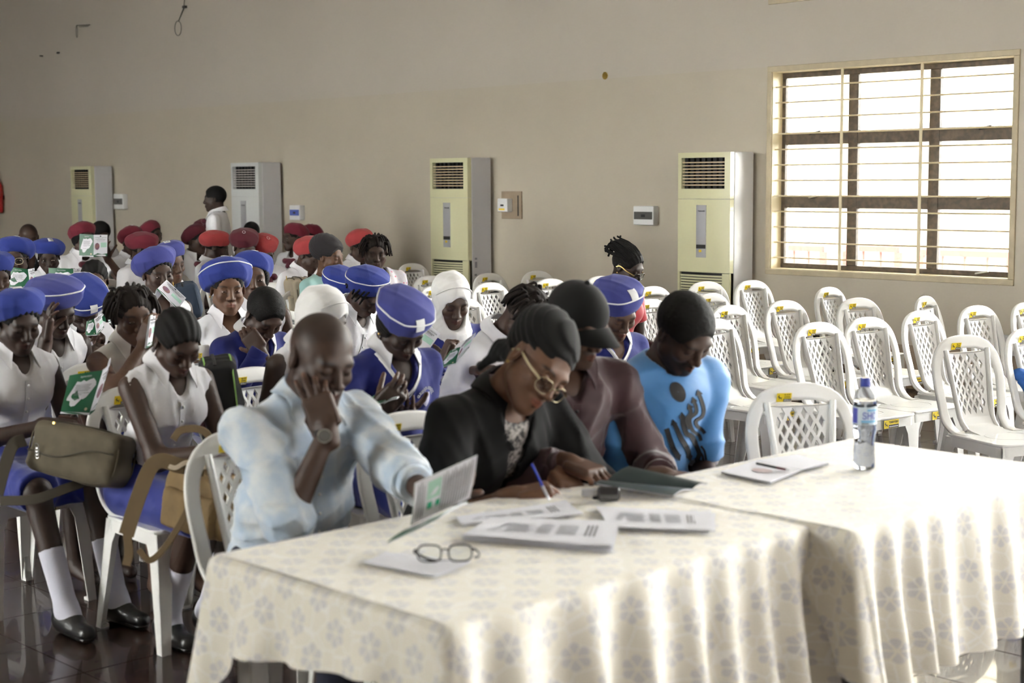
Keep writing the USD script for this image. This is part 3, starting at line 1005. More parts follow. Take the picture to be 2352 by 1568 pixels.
_CORN = [(i, j, k) for i in (0, 1) for j in (0, 1) for k in (0, 1)]


def sdf_mesh(prims, h, disp=None, lo=None, hi=None, B=6):
    """Surface nets over the union of prims, evaluated only near the surface."""
    add = [p for p in prims if p.op == 'u']
    if lo is None:
        lo = np.min([p.c - p.r for p in add], 0) - 2.5 * h
    if hi is None:
        hi = np.max([p.c + p.r for p in add], 0) + 2.5 * h
    nb = np.ceil((np.asarray(hi) - lo) / (h * B)).astype(int)
    n = nb * B
    I = np.stack(np.meshgrid(*[np.arange(q) for q in nb], indexing='ij'), -1).reshape(-1, 3)
    Cn = lo + (I + .5) * B * h
    pd = np.stack([p.f(Cn) for p in prims], 1)
    d = np.full(len(Cn), 9.0)
    for j, p in enumerate(prims):
        d = combine(d, pd[:, j], p.op, p.k)
    rad = .87 * B * h
    act = np.abs(d) < rad + .02
    D = np.repeat(np.repeat(np.repeat(np.where(d.reshape(nb) < 0, -1.0, 1.0), B, 0), B, 1), B, 2)
    D = np.pad(D, ((0, 1), (0, 1), (0, 1)), mode='edge').astype(np.float32)
    ia = np.nonzero(act)[0]
    g = np.stack(np.meshgrid(*[np.arange(B + 1)] * 3, indexing='ij'), -1).reshape(-1, 3)
    m = len(g)
    G = (I[ia] * B)[:, None] + g[None]
    P = lo + G.reshape(-1, 3) * h
    v = np.full((len(ia), m), 9.0)
    Pb = P.reshape(len(ia), m, 3)
    for j, p in enumerate(prims):
        if p.op == 'u':
            sel = np.nonzero(pd[ia, j] < np.maximum(d[ia], -rad) + 2 * rad + p.k + .02)[0]
        else:
            sel = np.nonzero(np.abs(pd[ia, j]) < 3 * rad + .06)[0] if p.op == 's' else np.arange(len(ia))
            if p.op == 's':
                sel = np.nonzero(pd[ia, j] < 2 * rad + .04)[0]
        if len(sel):
            e = p.f(Pb[sel].reshape(-1, 3)).reshape(len(sel), m)
            v[sel] = combine(v[sel], e, p.op, p.k)
    if disp is not None:
        v = v + disp(P).reshape(v.shape)
    D[G[..., 0], G[..., 1], G[..., 2]] = v
    ins = D < 0
    cnt = np.zeros(n, np.int8)
    for c in _CORN:
        cnt += ins[c[0]:n[0] + c[0], c[1]:n[1] + c[1], c[2]:n[2] + c[2]]
    mix = (cnt > 0) & (cnt < 8)
    ci = np.argwhere(mix)
    if not len(ci):
        return trimesh.Trimesh()
    idx = np.full(n, -1, np.int64)
    idx[mix] = np.arange(len(ci))
    cv = np.stack([D[ci[:, 0] + c[0], ci[:, 1] + c[1], ci[:, 2] + c[2]] for c in _CORN], 1)
    acc, num = np.zeros((len(ci), 3)), np.zeros(len(ci))
    for a in range(8):
        for b in range(a + 1, 8):
            ca, cb = np.array(_CORN[a]), np.array(_CORN[b])
            if np.abs(ca - cb).sum() != 1:
                continue
            x = (cv[:, a] < 0) != (cv[:, b] < 0)
            t = cv[x, a] / (cv[x, a] - cv[x, b])
            acc[x] += ca + t[:, None] * (cb - ca)
            num[x] += 1
    verts = lo + (ci + acc / num[:, None]) * h
    F = []
    for ax in range(3):
        o = [(1, 2), (2, 0), (0, 1)][ax]
        s0 = [slice(0, n[0] + 1)] * 3
        A = [slice(1, n[0]), slice(1, n[1]), slice(1, n[2])]
        A[ax] = slice(0, n[ax])
        Bq = list(A)
        Bq[ax] = slice(1, n[ax] + 1)
        ia_, ib_ = ins[tuple(A)], ins[tuple(Bq)]
        e = np.argwhere(ia_ != ib_)
        if not len(e):
            continue
        sgn = ia_[tuple(e.T)]
        e = e + np.array([0 if q == ax else 1 for q in range(3)])
        u, w = np.zeros(3, int), np.zeros(3, int)
        u[o[0]], w[o[1]] = 1, 1
        q = [idx[tuple((e - u - w).T)], idx[tuple((e - w).T)], idx[tuple(e.T)], idx[tuple((e - u).T)]]
        q = np.stack(q, 1)
        q[~sgn] = q[~sgn][:, ::-1]
        F += [q[:, [0, 1, 2]], q[:, [0, 2, 3]]]
    F = np.vstack(F)
    F = F[(F >= 0).all(1)]
    return trimesh.Trimesh(verts, F, process=False)


def keep_faces(m, ok):
    """The part of a mesh whose face centres satisfy ok."""
    f = np.asarray(m.faces)
    k = ok(np.asarray(m.vertices)[f].mean(1))
    f = f[k]
    used = np.unique(f)
    re = np.full(len(m.vertices), -1)
    re[used] = np.arange(len(used))
    return trimesh.Trimesh(np.asarray(m.vertices)[used], re[f], process=False)


def project(prims, o, d, start=.3, off=.001, disp=None):
    """March from o + start*... along -d onto the surface of prims; returns points pushed out by off."""
    o, d = np.atleast_2d(o), np.atleast_2d(d)
    d = np.broadcast_to(d / np.linalg.norm(d, axis=1, keepdims=True), o.shape)
    p = o + d * start
    for _ in range(26):
        s = evaluate(prims, p) + (disp(p) if disp is not None else 0)
        p = p - d * np.clip(s - off, -.02, .08)[:, None]
    return p


def wrinkles(seed, amp, freq=16.0, stretch=(1, 1, .45)):
    r = np.random.default_rng(seed)
    A = r.normal(size=(5, 3)) * freq * np.array(stretch)
    Bm = r.normal(size=(5, 3)) * freq * .5
    ph = r.uniform(0, 6.28, (5, 2))

    def f(P):
        s = 0
        for k in range(5):
            w = np.sin(P @ A[k] + 1.6 * np.sin(P @ Bm[k] + ph[k, 0]) + ph[k, 1])
            s = s + (w if k < 2 else .9 - 2.2 * (1 - np.abs(w)) ** 2)
        return amp * (s * .35)
    return f


# ---------------------------------------------------------------- heads
def head_prims(o):
    """Skull, face and ears in the head's own frame: +x is the face, +z the crown."""
    j = o.get('jaw', 1.0)
    w = o.get('wide', 1.0)
    pr = [ell((-.014, 0, .030), (.094, .074 * w, .083), k=.0),
          ell((.028, 0, -.030), (.060, .0575 * w, .078), k=.03)]
    for s in (-1, 1):
        pr += [cone((.012, s * .054 * w, -.056), (.060, s * .014 * j, -.100), .021, .0185 * j, k=.03),
               ell((.060, s * .040, -.026), (.022, .020, .020), k=.022)]
    pr += [ell((.066, 0, -.099), (.020, .021 * j, .017), k=.02),
           cone((.074, -.034, .018), (.074, .034, .018), .013, .013, k=.02),
           ell((.078, 0, -.068), (.017, .026, .020), k=.015)]
    for s in (-1, 1):
        pr.append(ell((.092, s * .031, .001), (.013, .017, .0105), k=.012, op='s'))
        pr.append(ell((.0755, s * .031, .000), (.0132, .0150, .0118), k=.004))
    nw = o.get('nose', 1.0)
    pr += [cone((.083, 0, .010), (.104, 0, -.033), .0085, .0115, k=.012),
           ell((.095, .0135 * nw, -.038), (.011, .0095, .0085), k=.007), ell((.095, -.0135 * nw, -.038), (.011, .0095, .0085), k=.007)]
    lp = o.get('lips', 1.0)
    sm = o.get('smile', 0.0)
    pr += [cone((.0945, 0, -.0605), (.083, .021 + .004 * sm, -.064 + .006 * sm), .0062 * lp, .0035, k=.003), cone((.0945, 0, -.0605), (.083, -.021 - .004 * sm, -.064 + .006 * sm), .0062 * lp, .0035, k=.003),
           cone((.0925, 0, -.0735), (.082, .019 + .004 * sm, -.067 + .006 * sm), .0072 * lp, .003, k=.003), cone((.0925, 0, -.0735), (.082, -.019 - .004 * sm, -.067 + .006 * sm), .0072 * lp, .003, k=.003)]
    if o.get('ears', True):
        for s in (-1, 1):
            R = rot('z', s * .35) @ rot('y', -.2)
            pr += [ell((-.012, s * .077 * w, -.006), (.019, .0085, .032), R, k=.008),
                   ell((-.008, s * .084 * w, -.002), (.010, .006, .019), R, k=.004, op='s')]
    return pr


def head_tint(P, o):
    """Natural colours of a face: lips, brows, lash line, a darker hairline; multiplied onto the skin."""
    x, y, z = P.T
    t = np.ones((len(P), 3))
    sm = o.get('smile', 0.0)
    ay = np.abs(y)
    zl = -.067 + .006 * sm * np.clip(ay / .022, 0, 1) ** 2
    lip = np.exp(-np.maximum(0, np.hypot(ay / .024, (z - zl) / .0125) - .75) ** 2 * 30) * (x > .070)
    lc = np.array(o.get('lipc', (1.25, .85, .85)))
    t = t * (1 - lip[:, None]) + lip[:, None] * lc
    line = np.exp(-((z - zl) / .0016) ** 2) * (ay < .023) * (x > .072)
    t *= (1 - .6 * line)[:, None]
    for s in (-1, 1):
        u = y * s
        bz = .0235 - .006 * ((u - .036) / .02) ** 2
        brow = np.exp(-((z - bz) / .0042) ** 2) * np.clip((u - .014) / .004, 0, 1) * np.clip((.056 - u) / .006, 0, 1) * (x > .04)
        t *= (1 - .80 * brow)[:, None]
        lz = -.0052 - .004 * (1 - ((u - .031) / .016) ** 2) if not o.get('open') else -.0105
        lash = np.exp(-((z - lz) / .0022) ** 2) * (np.abs(u - .031) < .0165) * (x > .05)
        t *= (1 - .7 * lash)[:, None]
        nost = np.exp(-(((u - .011) / .005) ** 2 + ((z + .0465) / .003) ** 2)) * (x > .08)
        t *= (1 - .6 * nost)[:, None]
    if o.get('beard'):
        bd = np.clip((-.040 - z + .3 * np.minimum(0, .06 - x)) / .018, 0, 1) * (x > .0) * (1 - lip)
        ch = np.exp(-((ay - .0) / .035) ** 2) * (z < -.05) * (x > .05) + np.exp(-((z + .0535) / .006) ** 2) * (ay < .03) * (x > .07)
        bd = np.clip(np.maximum(bd * .55, ch * .9), 0, 1) * (1 - lip)
        t *= (1 - o['beard'] * bd)[:, None]
    if o.get('stubble'):
        scalp = np.clip((z - .045 - .55 * np.maximum(0, x - .02)) / .02 + .3, 0, 1)
        t = t * (1 - o['stubble'] * scalp)[:, None]
    return np.clip(t, 0, 1.6)


def eye_meshes(o):
    out, tint = [], []
    for s in (-1, 1):
        m = trimesh.creation.uv_sphere(.0128, count=[14, 18])
        m.apply_translation([.0768, s * .031, 0.0])
        zs = .55 if o.get('open') == 2 else .40
        g = unit(V(1, .25 * o.get('gaze', 0), -.18 if not o.get('open') == 2 else .0))
        q = (np.asarray(m.vertices) - V(.0768, s * .031, 0)) / .0128
        a = q @ g
        tint.append(np.where(a[:, None] > .93, V(.01, .008, .006), np.where(a[:, None] > .80, V(.06, .028, .012), V(.72, .66, .60))))
        m.vertices = np.asarray(m.vertices) * V(1, 1.0, zs) - V(0, 0, .0018)
        out.append(m)
    return trimesh.util.concatenate(out), np.vstack(tint)


# ---------------------------------------------------------------- hair and headgear (head frame)
_scalp = lambda inf: [ell((-.014, 0, .030), (.094, .074, .083), inf=inf)]


def hairline(front=.035, nape=-.055, slope=.55, k=.006):
    """Cuts a scalp shell free of the face: keeps what lies behind and above a slanted plane, and above the nape."""
    return [halfspace((.060, 0, front), (1, 0, -slope), 'i', k), halfspace((-.05, 0, nape), (-.12, 0, -1), 'i', k)]


def hair(style, o, h):
    """(mesh, name) pairs in the head frame."""
    r = np.random.default_rng(o.get('seed', 1))
    out = []
    if style == 'short':
        t = o.get('hair_t', .010)
        pr = _scalp(t) + [halfspace((.066, 0, .030), (1, 0, -.30), 'i', .008), halfspace((0, 0, -.045), (.0, 0, -1), 'i', .006)]
        pr += [rbox((.07, s * .085, -.045), (.06, .03, .045), .01, k=.008, op='s') for s in (-1, 1)]
        out.append((sdf_mesh(pr, h, wrinkles(3, .0012, 220, (1, 1, 1))), 'hair'))
    elif style == 'afro':
        pr = [ell((-.02, 0, .045), (.108, .098, .098)), halfspace((.055, 0, .03), (1, 0, -.5), 'i', .01), halfspace((0, 0, -.05), (0, 0, -1), 'i', .01)]
        out.append((sdf_mesh(pr, h, wrinkles(4, .002, 150, (1, 1, 1))), 'hair'))
    elif style in ('cornrow', 'braids', 'dreads'):
        pr = _scalp(.006) + hairline(.030, -.05, .42)
        pr += [rbox((.06, s * .08, -.05), (.05, .03, .045), .01, k=.008, op='s') for s in (-1, 1)]
        m = sdf_mesh(pr, h, lambda P: .0022 * np.sin(np.arctan2(P[:, 1], P[:, 2] + .03) * 26))
        out.append((m, 'hair'))
        if style != 'cornrow':
            tb = []
            nn = 34 if style == 'braids' else 40
            for i in range(nn):
                a = r.uniform(-1.9, 1.9)
                fr = r.uniform(-.8, .9)
                L = r.uniform(.5, 1.0) * o.get('len', .10)
                n0 = unit(V(fr * .8, math.sin(a) * .9, abs(math.cos(a)) + .25))
                p0 = V(-.014, 0, .03) + n0 * V(.098, .078, .087)
                out_ = unit(V(n0[0] * (.5 if fr > 0 else 1.0) - (.25 if fr < .2 else 0), n0[1] * 1.1, 0) + 1e-4)
                p1 = p0 + out_ * .022 + V(0, 0, .006)
                p2 = p0 + out_ * (.034 + .01 * r.uniform()) + V(0, 0, -L * .5)
                p3 = p2 + V(r.uniform(-.012, .012), r.uniform(-.012, .012), -L * .5)
                if fr > .35 and abs(p3[1]) < .05:
                    p3[2] = max(p3[2], .03)
                    p2[2] = max(p2[2], .05)
                tb.append(tube(spline([p0, p1, p2, p3], 9), .0055 if style == 'braids' else .0062, 5, scale=1 + .18 * np.sin(np.arange(9) * 2.4)))
            out.append((trimesh.util.concatenate(tb), 'braids' if style == 'braids' else 'dreadlocks'))
    elif style == 'swept':           # locks drawn back from the face
        pr = _scalp(.008) + hairline(.032, -.05, .42)
        pr += [rbox((.06, s * .08, -.05), (.05, .03, .045), .01, k=.008, op='s') for s in (-1, 1)]
        out.append((sdf_mesh(pr, h, lambda P: .002 * np.sin(np.arctan2(P[:, 1], P[:, 2] + .03) * 30)), 'hair'))
        tb = []
        for i in range(30):
            a = -1.35 + 2.7 * i / 29
            for q in range(2):
                s0 = V(.052 - .03 * abs(math.sin(a)) - .05 * q, math.sin(a) * .078, .03 + math.cos(a) * .088 - .02 * (1 - q) * math.cos(a))
                p1 = V(-.03, math.sin(a) * .088, .03 + math.cos(a) * .098)
                p2 = V(-.115 - r.uniform(0, .02), math.sin(a) * .075 + r.uniform(-.01, .01), .04 + math.cos(a) * .07 + r.uniform(-.02, .02))
                p3 = p2 + V(-r.uniform(.0, .035), r.uniform(-.02, .02), -r.uniform(.02, .07) + .05 * (r.uniform() > .75))
                tb.append(tube(spline([s0, p1, p2, p3], 9), .0058, 5, scale=1 + .18 * np.sin(np.arange(9) * 2.4 + i)))
        out.append((trimesh.util.concatenate(tb), 'dreadlocks'))
    elif style == 'bob':
        pr = _scalp(.012) + [ell((-.03, 0, -.01), (.08, .088, .09), k=.03), halfspace((.048, 0, .03), (1, 0, -.35), 'i', .01), halfspace((0, 0, -.075), (0, 0, -1), 'i', .01)]
        out.append((sdf_mesh(pr, h, lambda P: .0016 * np.sin(np.arctan2(P[:, 1], P[:, 2] + .03) * 40)), 'hair'))
    return out


def beret_prims(tilt, back, size=1.0, flat=.045, lift=0.0, band=0.0):
    """A soft cap: a band round the head and a flopping crown leaning to one side (tilt, radians) and back."""
    R = rot('x', tilt) @ rot('y', -back)
    o = V(-.016, 0, .032 + lift)
    c = o + R @ V(-.010, 0, .045)
    pr = [ell(c, (.114 * size, .105 * size, flat + .010), R, k=.0),
          ell(o + R @ V(-.012, 0, .020), (.110 * size, .096 * size, .062), R, k=.05),
          ell(o + V(-.004, 0, 0), (.104, .085, .090), k=.03)]
    pr.append(halfspace(o + R @ V(0, 0, -.026 + band), R @ V(0, 0, -1), 'i', .008))
    return pr, R, c


def wrap_on(prims, pts, dirs, r, name=None, off=.001, k=6):
    p = project(prims, pts, dirs, .0, off)
    return tube(p, r, k)


# ---------------------------------------------------------------- hands
FINGER = ((.090, .0285, .070, .0088), (.095, .0095, .079, .0090), (.091, -.0100, .073, .0086), (.083, -.0285, .057, .0078))
HANDS = {  # curl of the three joints (degrees) per finger, spread, and the thumb: (yaw out, down, bend)
    'relax': ([(22, 30, 18), (26, 34, 20), (30, 38, 22), (34, 42, 24)], 1.0, (48, 22, 22)),
    'flat': ([(4, 8, 5)] * 4, 1.0, (50, 10, 8)),
    'cheek': ([(2, 14, 8), (4, 16, 10), (6, 22, 14), (10, 28, 18)], 1.7, (14, 30, 20)),
    'fist': ([(72, 88, 45), (76, 92, 45), (78, 92, 45), (78, 90, 45)], .9, (18, 52, 40)),
    'grip': ([(34, 40, 16), (38, 44, 18), (44, 48, 20), (50, 50, 22)], 1.1, (34, 48, 12)),
    'book': ([(38, 30, 12), (42, 32, 12), (46, 36, 14), (52, 40, 16)], 1.3, (58, -6, 10)),
    'pen': ([(46, 44, 26), (54, 58, 30), (66, 76, 40), (72, 82, 42)], .9, (26, 44, 22)),
    'thumb': ([(70, 86, 45), (74, 90, 45), (76, 90, 45), (76, 88, 45)], .9, (78, -14, -10)),
    'chin': ([(40, 62, 30), (46, 70, 34), (50, 74, 36), (54, 76, 36)], 1.0, (30, 40, 26)),
}


def hand_prims(w, f, d, side, pose, s=1.0):
    """A hand from the wrist w: fingers point along f, the back of the hand faces d; side +1 left, -1 right."""
    f = unit(f)
    d = unit(d - f * (d @ f))
    y = np.cross(d, f)                     # with the back up and the fingers ahead, y is to the left
    tsign = -1.0 if side > 0 else 1.0      # a left hand's thumb is on its right
    M = np.stack([f, y * tsign, d], 1)     # x fingers, y towards the thumb, z back of the hand

    def g(p):
        return w + M @ (np.asarray(p, float) * s)
    curls, spread, th = HANDS[pose]
    pr = [cone(g((-.03, 0, 0)), g((.015, 0, -.001)), .0235 * s, .025 * s, k=.02),
          rbox(g((.052, -.001, -.001)), np.array((.036, .032, .0055)) * s, .0105 * s, M, k=.012),
          ell(g((.036, .022, -.010)), np.array((.032, .017, .015)) * s, M, k=.014)]
    tips = []
    for (bx_, by, L, rad), cu in zip(FINGER, curls):
        p = V(bx_, by, .001)
        yaw = math.radians(by * 260 * (spread - .6))
        a = 0.0
        q = p
        for i, fr in enumerate((.45, .31, .24)):
            a += math.radians(cu[i])
            dr = V(math.cos(a) * math.cos(yaw), math.cos(a) * math.sin(yaw), -math.sin(a))
            e = q + dr * L * fr
            pr.append(cone(g(q), g(e), rad * s * (1 - .10 * i), rad * s * (.92 - .10 * i), k=.004))
            q = e
        tips.append(g(q))
    a, b, c = (math.radians(v) for v in th)
    q = V(.020, .027, -.008)
    for i, (L, rad) in enumerate(((.040, .0125), (.032, .0105), (.026, .0095))):
        ya = a - (c * .35 * i)
        dr = V(math.cos(ya) * math.cos(b), math.sin(ya) * math.cos(b), -math.sin(b))
        e = q + dr * L
        pr.append(cone(g(q), g(e), rad * s, rad * .9 * s, k=.008 if i == 0 else .004))
        q = e
        b += c * .5
    tips.append(g(q))
    return pr, g, np.array(tips)
# ---------------------------------------------------------------- a whole person
for _n, _c in (('skin_dark', (.034, .019, .014)), ('skin_deep', (.050, .027, .019)), ('skin_brown', (.080, .041, .026)), ('skin_warm', (.118, .058, .034))):
    mat(_n, _c, .50, spec=.45, tint=True, var=.10, vscale=40, bump=.12, bscale=260, bdist=.001)
mat('hair', (.0035, .003, .003), .65, spec=.25, bump=.6, bscale=320, bdist=.004)
mat('hair_brown', (.010, .0065, .005), .65, spec=.25, bump=.6, bscale=320, bdist=.004)
mat('eye', (1, 1, 1), .12, tint=True)
mat('white_cotton', (.76, .755, .79), .75, sheen=.25, bump=.18, bscale=320, bdist=.001)
mat('cream_cotton', (.60, .57, .53), .75, sheen=.25, bump=.18, bscale=320, bdist=.001)
mat('white_knit', (.74, .73, .72), .8, sheen=.4, bump=.3, bscale=380, bdist=.001)
mat('blue_knit', (.007, .012, .125), .85, sheen=.08, bump=.5, bscale=420, bdist=.0015)
mat('blue_skirt', (.010, .020, .19), .7, sheen=.2, bump=.15, bscale=200, bdist=.001)
mat('blue_felt', (.013, .028, .20), .85, sheen=.08, bump=.4, bscale=260, bdist=.0012)
mat('violet_felt', (.034, .040, .20), .85, sheen=.08, bump=.4, bscale=260, bdist=.0012)
mat('maroon_felt', (.13, .008, .022), .85, sheen=.08, bump=.4, bscale=260, bdist=.0012)
mat('dark_red_felt', (.075, .005, .014), .85, sheen=.08, bump=.4, bscale=260, bdist=.0012)
mat('coral_felt', (.32, .035, .04), .85, sheen=.08, bump=.4, bscale=260, bdist=.0012)
mat('maroon_cloth', (.085, .008, .022), .7, sheen=.2)
mat('navy_cloth', (.012, .014, .03), .8)
mat('black_suit', (.0035, .0035, .004), .8, spec=.2, sheen=.08, bump=.2, bscale=300, bdist=.001)
mat('black_wrap', (.0032, .0032, .0035), .8, spec=.25, sheen=.08, bump=.5, bscale=300, bdist=.001)
mat('turban_cloth', (.012, .010, .013), .8, sheen=.08, bump=.4, bscale=200, bdist=.0012)
mat('maroon_shirt', (.040, .011, .016), .7, sheen=.3, var=.25, vscale=12, bump=.2, bscale=300, bdist=.001)
mat('light_blue_shirt', (.70, .74, .78), .7, sheen=.2, col2=(.47, .58, .72), vscale=15, bump=.15, bscale=300, bdist=.001, detail=4)
mat('azure_jersey', (.055, .20, .47), .55, sheen=.25, bump=.15, bscale=400, bdist=.001)
mat('teal_blouse', (.42, .72, .70), .6, sheen=.3)
mat('red_top', (.42, .012, .03), .6, sheen=.3)
mat('grey_cuff', (.30, .29, .32), .8)
mat('black_shoe', (.01, .01, .01), .35, coat=.2)
mat('sock', (.62, .62, .72), .9, sheen=.3, bump=.4, bscale=300, bdist=.001)
mat('gold', (.75, .55, .22), .25, metal=1)
mat('frame_black', (.015, .013, .015), .3)
mat('plaid', (.12, .12, .13), .8, col2=(.30, .30, .31), vscale=40)
mat('print_black', (.008, .008, .01), .7)
MAT['floral'] = usdkit.material(stage, '/World/Looks/floral', {'tc': ('texture_coordinate', {}), 'v': ('voronoi_texture', {'scale': 26.0, 'randomness': 1.0}), 'r': ('rgb_ramp', {'ramp': [(0, (.70, .12, .25)), (.20, (.72, .18, .30)), (.24, (.80, .76, .80)), (1, (.78, .74, .80))]}),
                                'n': ('noise_texture', {'scale': 14.0}), 'm': ('mix_color', {'b': (.62, .62, .80)}), 'k': ('rgb_ramp', {'ramp': [(.58, (0, 0, 0)), (.62, (.6, .6, .6))]}), 'p': ('principled_bsdf', {'roughness': .7})},
                               [('tc.object', 'v.vector'), ('tc.object', 'n.vector'), ('v.distance', 'r.fac'), ('r.color', 'm.a'), ('n.fac', 'k.fac'), ('k.color', 'm.fac'), ('m.result', 'p.base_color')], surface='p.BSDF')


def ik(a, t, U, F, hint):
    d = t - a
    L = np.linalg.norm(d)
    L2 = min(L, (U + F) * .995)
    n = d / (L + 1e-9)
    t = a + n * L2
    x = (U * U - F * F + L2 * L2) / (2 * L2)
    r = math.sqrt(max(U * U - x * x, 0))
    h = np.asarray(hint, float)
    h = unit(h - n * (h @ n))
    return a + n * x + h * r, t


PEOPLE = {}


def person(key, label, px, yaw=0, hz=None, depth=None, lean=.15, side=0.0, twist=0.0, head=(0, 0, 0), s=1.0, hs=None, sh=.165, bust=0.0, skin='skin_deep',
           arms=None, top=None, legs='skirt', face=None, hairdo='short', hair_mat='hair', hat=None, res=1.0, standing=False, knees=(.0, .0), shoes=False, belly=0.0, group=None, seat=.445, dxy=None):
    """px: where the middle of the head shows. head: (turn to its left, look down, tilt to its right shoulder) in degrees against the body's front."""
    face = dict(face or {})
    hs = hs or .96 * s + .04
    D2 = math.radians
    Rt = rot('z', D2(twist)) @ rot('y', lean) @ rot('x', side)
    Rb = rot('z', D2(twist) * .4) @ rot('y', lean * .45) @ rot('x', side * .45)
    Rh = rot('z', D2(head[0])) @ rot('y', D2(head[1])) @ rot('x', D2(head[2]))
    Rn = unit((Rt + Rh) @ V(.10, 0, 1))
    st0 = seat
    for _ in range(4):
        seat = .80 * s if standing else st0
        pel = V(0, 0, seat + .095 * s)
        lum = pel + Rb @ V(.005, 0, .13) * s
        chest = lum + Rt @ V(.012, 0, .165) * s
        neck = chest + Rt @ V(-.018, 0, .185) * s
        shl = {q: chest + Rt @ (V(-.006, q * sh, .112) * s) for q in (1, -1)}
        skull = neck + Rn * .078 * s
        hc = skull + Rh @ V(.022, 0, .052) * hs
        # the head must show at px: with its height that fixes where the person is; the build follows a wanted height or distance
        if depth is not None:
            hw = W(px[0], px[1], depth)
        else:
            hw = at_z(px[0], px[1], hc[2] if hz is None else hz)
        base = 0.0 if standing else seat
        s *= np.clip((hw[2] - base) / (hc[2] - base), .85, 1.12)
    Ry = rot('z', D2(yaw))
    loc = hw - Ry @ hc
    loc[2] = 0
    hdepth = (hw - CAM) @ FWD
    L = lambda p: Ry.T @ (np.asarray(p, float) - loc)           # room -> person
    Ld = lambda d: Ry.T @ np.asarray(d, float)
    t = thing('person', label, 'person', loc, D2(yaw), group)
    far = hdepth > 8.5
    hb, hh, hc_ = (.013 if far else .010) * res, (.0062 if far else .0046) * res, (.0068 if far else .0052) * res
    hcl = (.0125 if far else .0095) * res
    # ------------------------------------------------ skeleton as prims
    def torso(i, lower=True):
        pr = [ell(chest + Rt @ V(0, 0, .01) * s, V(.102, .80 * sh, .165) * s, Rt, k=.05, inf=i),
              ell(chest + Rt @ V(.004, 0, .085) * s, V(.088, .93 * sh, .085) * s, Rt, k=.05, inf=i)]
        if lower:
            pr += [ell(lum, V(.092 + belly, .132 + belly * .5, .12) * s, Rb, k=.06, inf=i), ell(pel, V(.112, .158, .105) * s, k=.05, inf=i)]
        if belly:
            pr.append(ell(lum + Rb @ V(.05, 0, .02) * s, V(.07 + belly, .12, .11) * s, Rb, k=.06, inf=i))
        for q in (1, -1):
            pr.append(cone(neck + Rt @ V(-.005, q * .03, -.035) * s, shl[q] + Rt @ V(0, -q * .012, -.004) * s, .047 * s, .043 * s, k=.035, inf=i))
            if bust:
                pr.append(ell(chest + Rt @ V(.072, q * .068, .02) * s, V(.052, .062, .062) * s * bust, Rt, k=.045, inf=i))
        return pr
    U_, F_ = .285 * s, .245 * s
    elb, wri, hands = {}, {}, {}
    arms = arms or {}
    for q in (1, -1):
        a = arms.get(q) or dict(at=(.27, q * .09, seat + .19), f=(1, -q * .5, -.1), d=(0, 0, 1), pose='relax')
        if 'px' in a:
            w = L(W(a['px'][0], a['px'][1], hdepth + a['px'][2]))
        elif 'room' in a:
            w = L(a['room'])
        elif 'head' in a:
            w = hc + Rh @ (np.asarray(a['head'], float) * hs)
        else:
            w = np.asarray(a['at'], float)
        e, w = ik(shl[q], w, U_, F_, a.get('el', (-.45, q * .42, -1)))
        elb[q], wri[q] = e, w
        if 'fpx' in a:
            f = unit(L(W(a['fpx'][0], a['fpx'][1], hdepth + a['fpx'][2])) - w)
        elif 'fh' in a:
            f = Rh @ np.asarray(a['fh'], float)
        else:
            f = np.asarray(a.get('f', w - e), float)
        d = np.asarray(Rh @ np.asarray(a['dh'], float) if 'dh' in a else (Ld(a['dr']) if 'dr' in a else a.get('d', (0, 0, 1))), float)
        hands[q] = hand_prims(w + unit(w - e) * .004, f, d, q, a.get('pose', 'relax'), 1.0 * s)

    def arm(q, i, upto=2.0, grow=0.0):
        """upto: 1 the elbow, 2 the wrist."""
        m = shl[q]
        pr = []
        u = min(upto, 1.0)
        e_ = m + (elb[q] - m) * u
        r1 = .044 + (.038 - .044) * u
        pr.append(cone(m, e_, .044 * s, r1 * s + grow, k=.025, inf=i, cut=1.0 if upto < 1 else None))
        if upto > 1:
            v = upto - 1
            e2 = elb[q] + (wri[q] - elb[q]) * v
            pr.append(cone(elb[q], e2, .0385 * s, (.0385 + (.0255 - .0385) * v) * s + grow, k=.03, inf=i, cut=1.0 if upto < 1.98 else None))
        return pr
    if standing:
        hip = {q: pel + V(0, q * .085, -.06) * s for q in (1, -1)}
        kne = {q: hip[q] + V(.02 + .06 * q, 0, -.40) * s for q in (1, -1)}
        ank = {q: V(kne[q][0] - .03, kne[q][1], .085) for q in (1, -1)}
    else:
        hip = {q: pel + V(.0, q * .085, -.025) * s for q in (1, -1)}
        kne = {q: V(.43 * s, q * (.10 + knees[0]) * s, seat + .065 * s) for q in (1, -1)}
        ank = {q: V(.43 * s + knees[1], q * (.085 + knees[0]) * s, .085) for q in (1, -1)}

    def shin(q, i=0.0, a=0.0, b=1.0):
        d = ank[q] - kne[q]
        return cone(kne[q] + d * a, kne[q] + d * b, (.053 - .018 * a) * s, (.053 - .018 * b) * s, k=.03, inf=i)
    thigh = lambda q, i=0.0: cone(hip[q], kne[q], .080 * s, .056 * s, k=.05, inf=i)
    # ------------------------------------------------ skin: head fine, hands fine, the rest coarser, one mesh
    Hinv = lambda p: (Rh.T @ (np.asarray(p, float) - hc)) / hs
    hp = head_prims(face)
    nb = Hinv(neck + Rn * -.02)
    fat = face.get('neck', 1.0)
    hp.append(cone(V(-.026, 0, -.035), nb, .050 * fat, .056 * fat, k=.03))
    hm = sdf_mesh(hp, hh, lo=V(-.125, -.105, -.20), hi=V(.125, .105, .13))
    nd = unit(nb - V(-.026, 0, -.035))
    cutp = V(-.026, 0, -.035) + nd * .085
    hm = keep_faces(hm, lambda c: (c - cutp) @ nd < 0)
    tints = [head_tint(np.asarray(hm.vertices), face)]
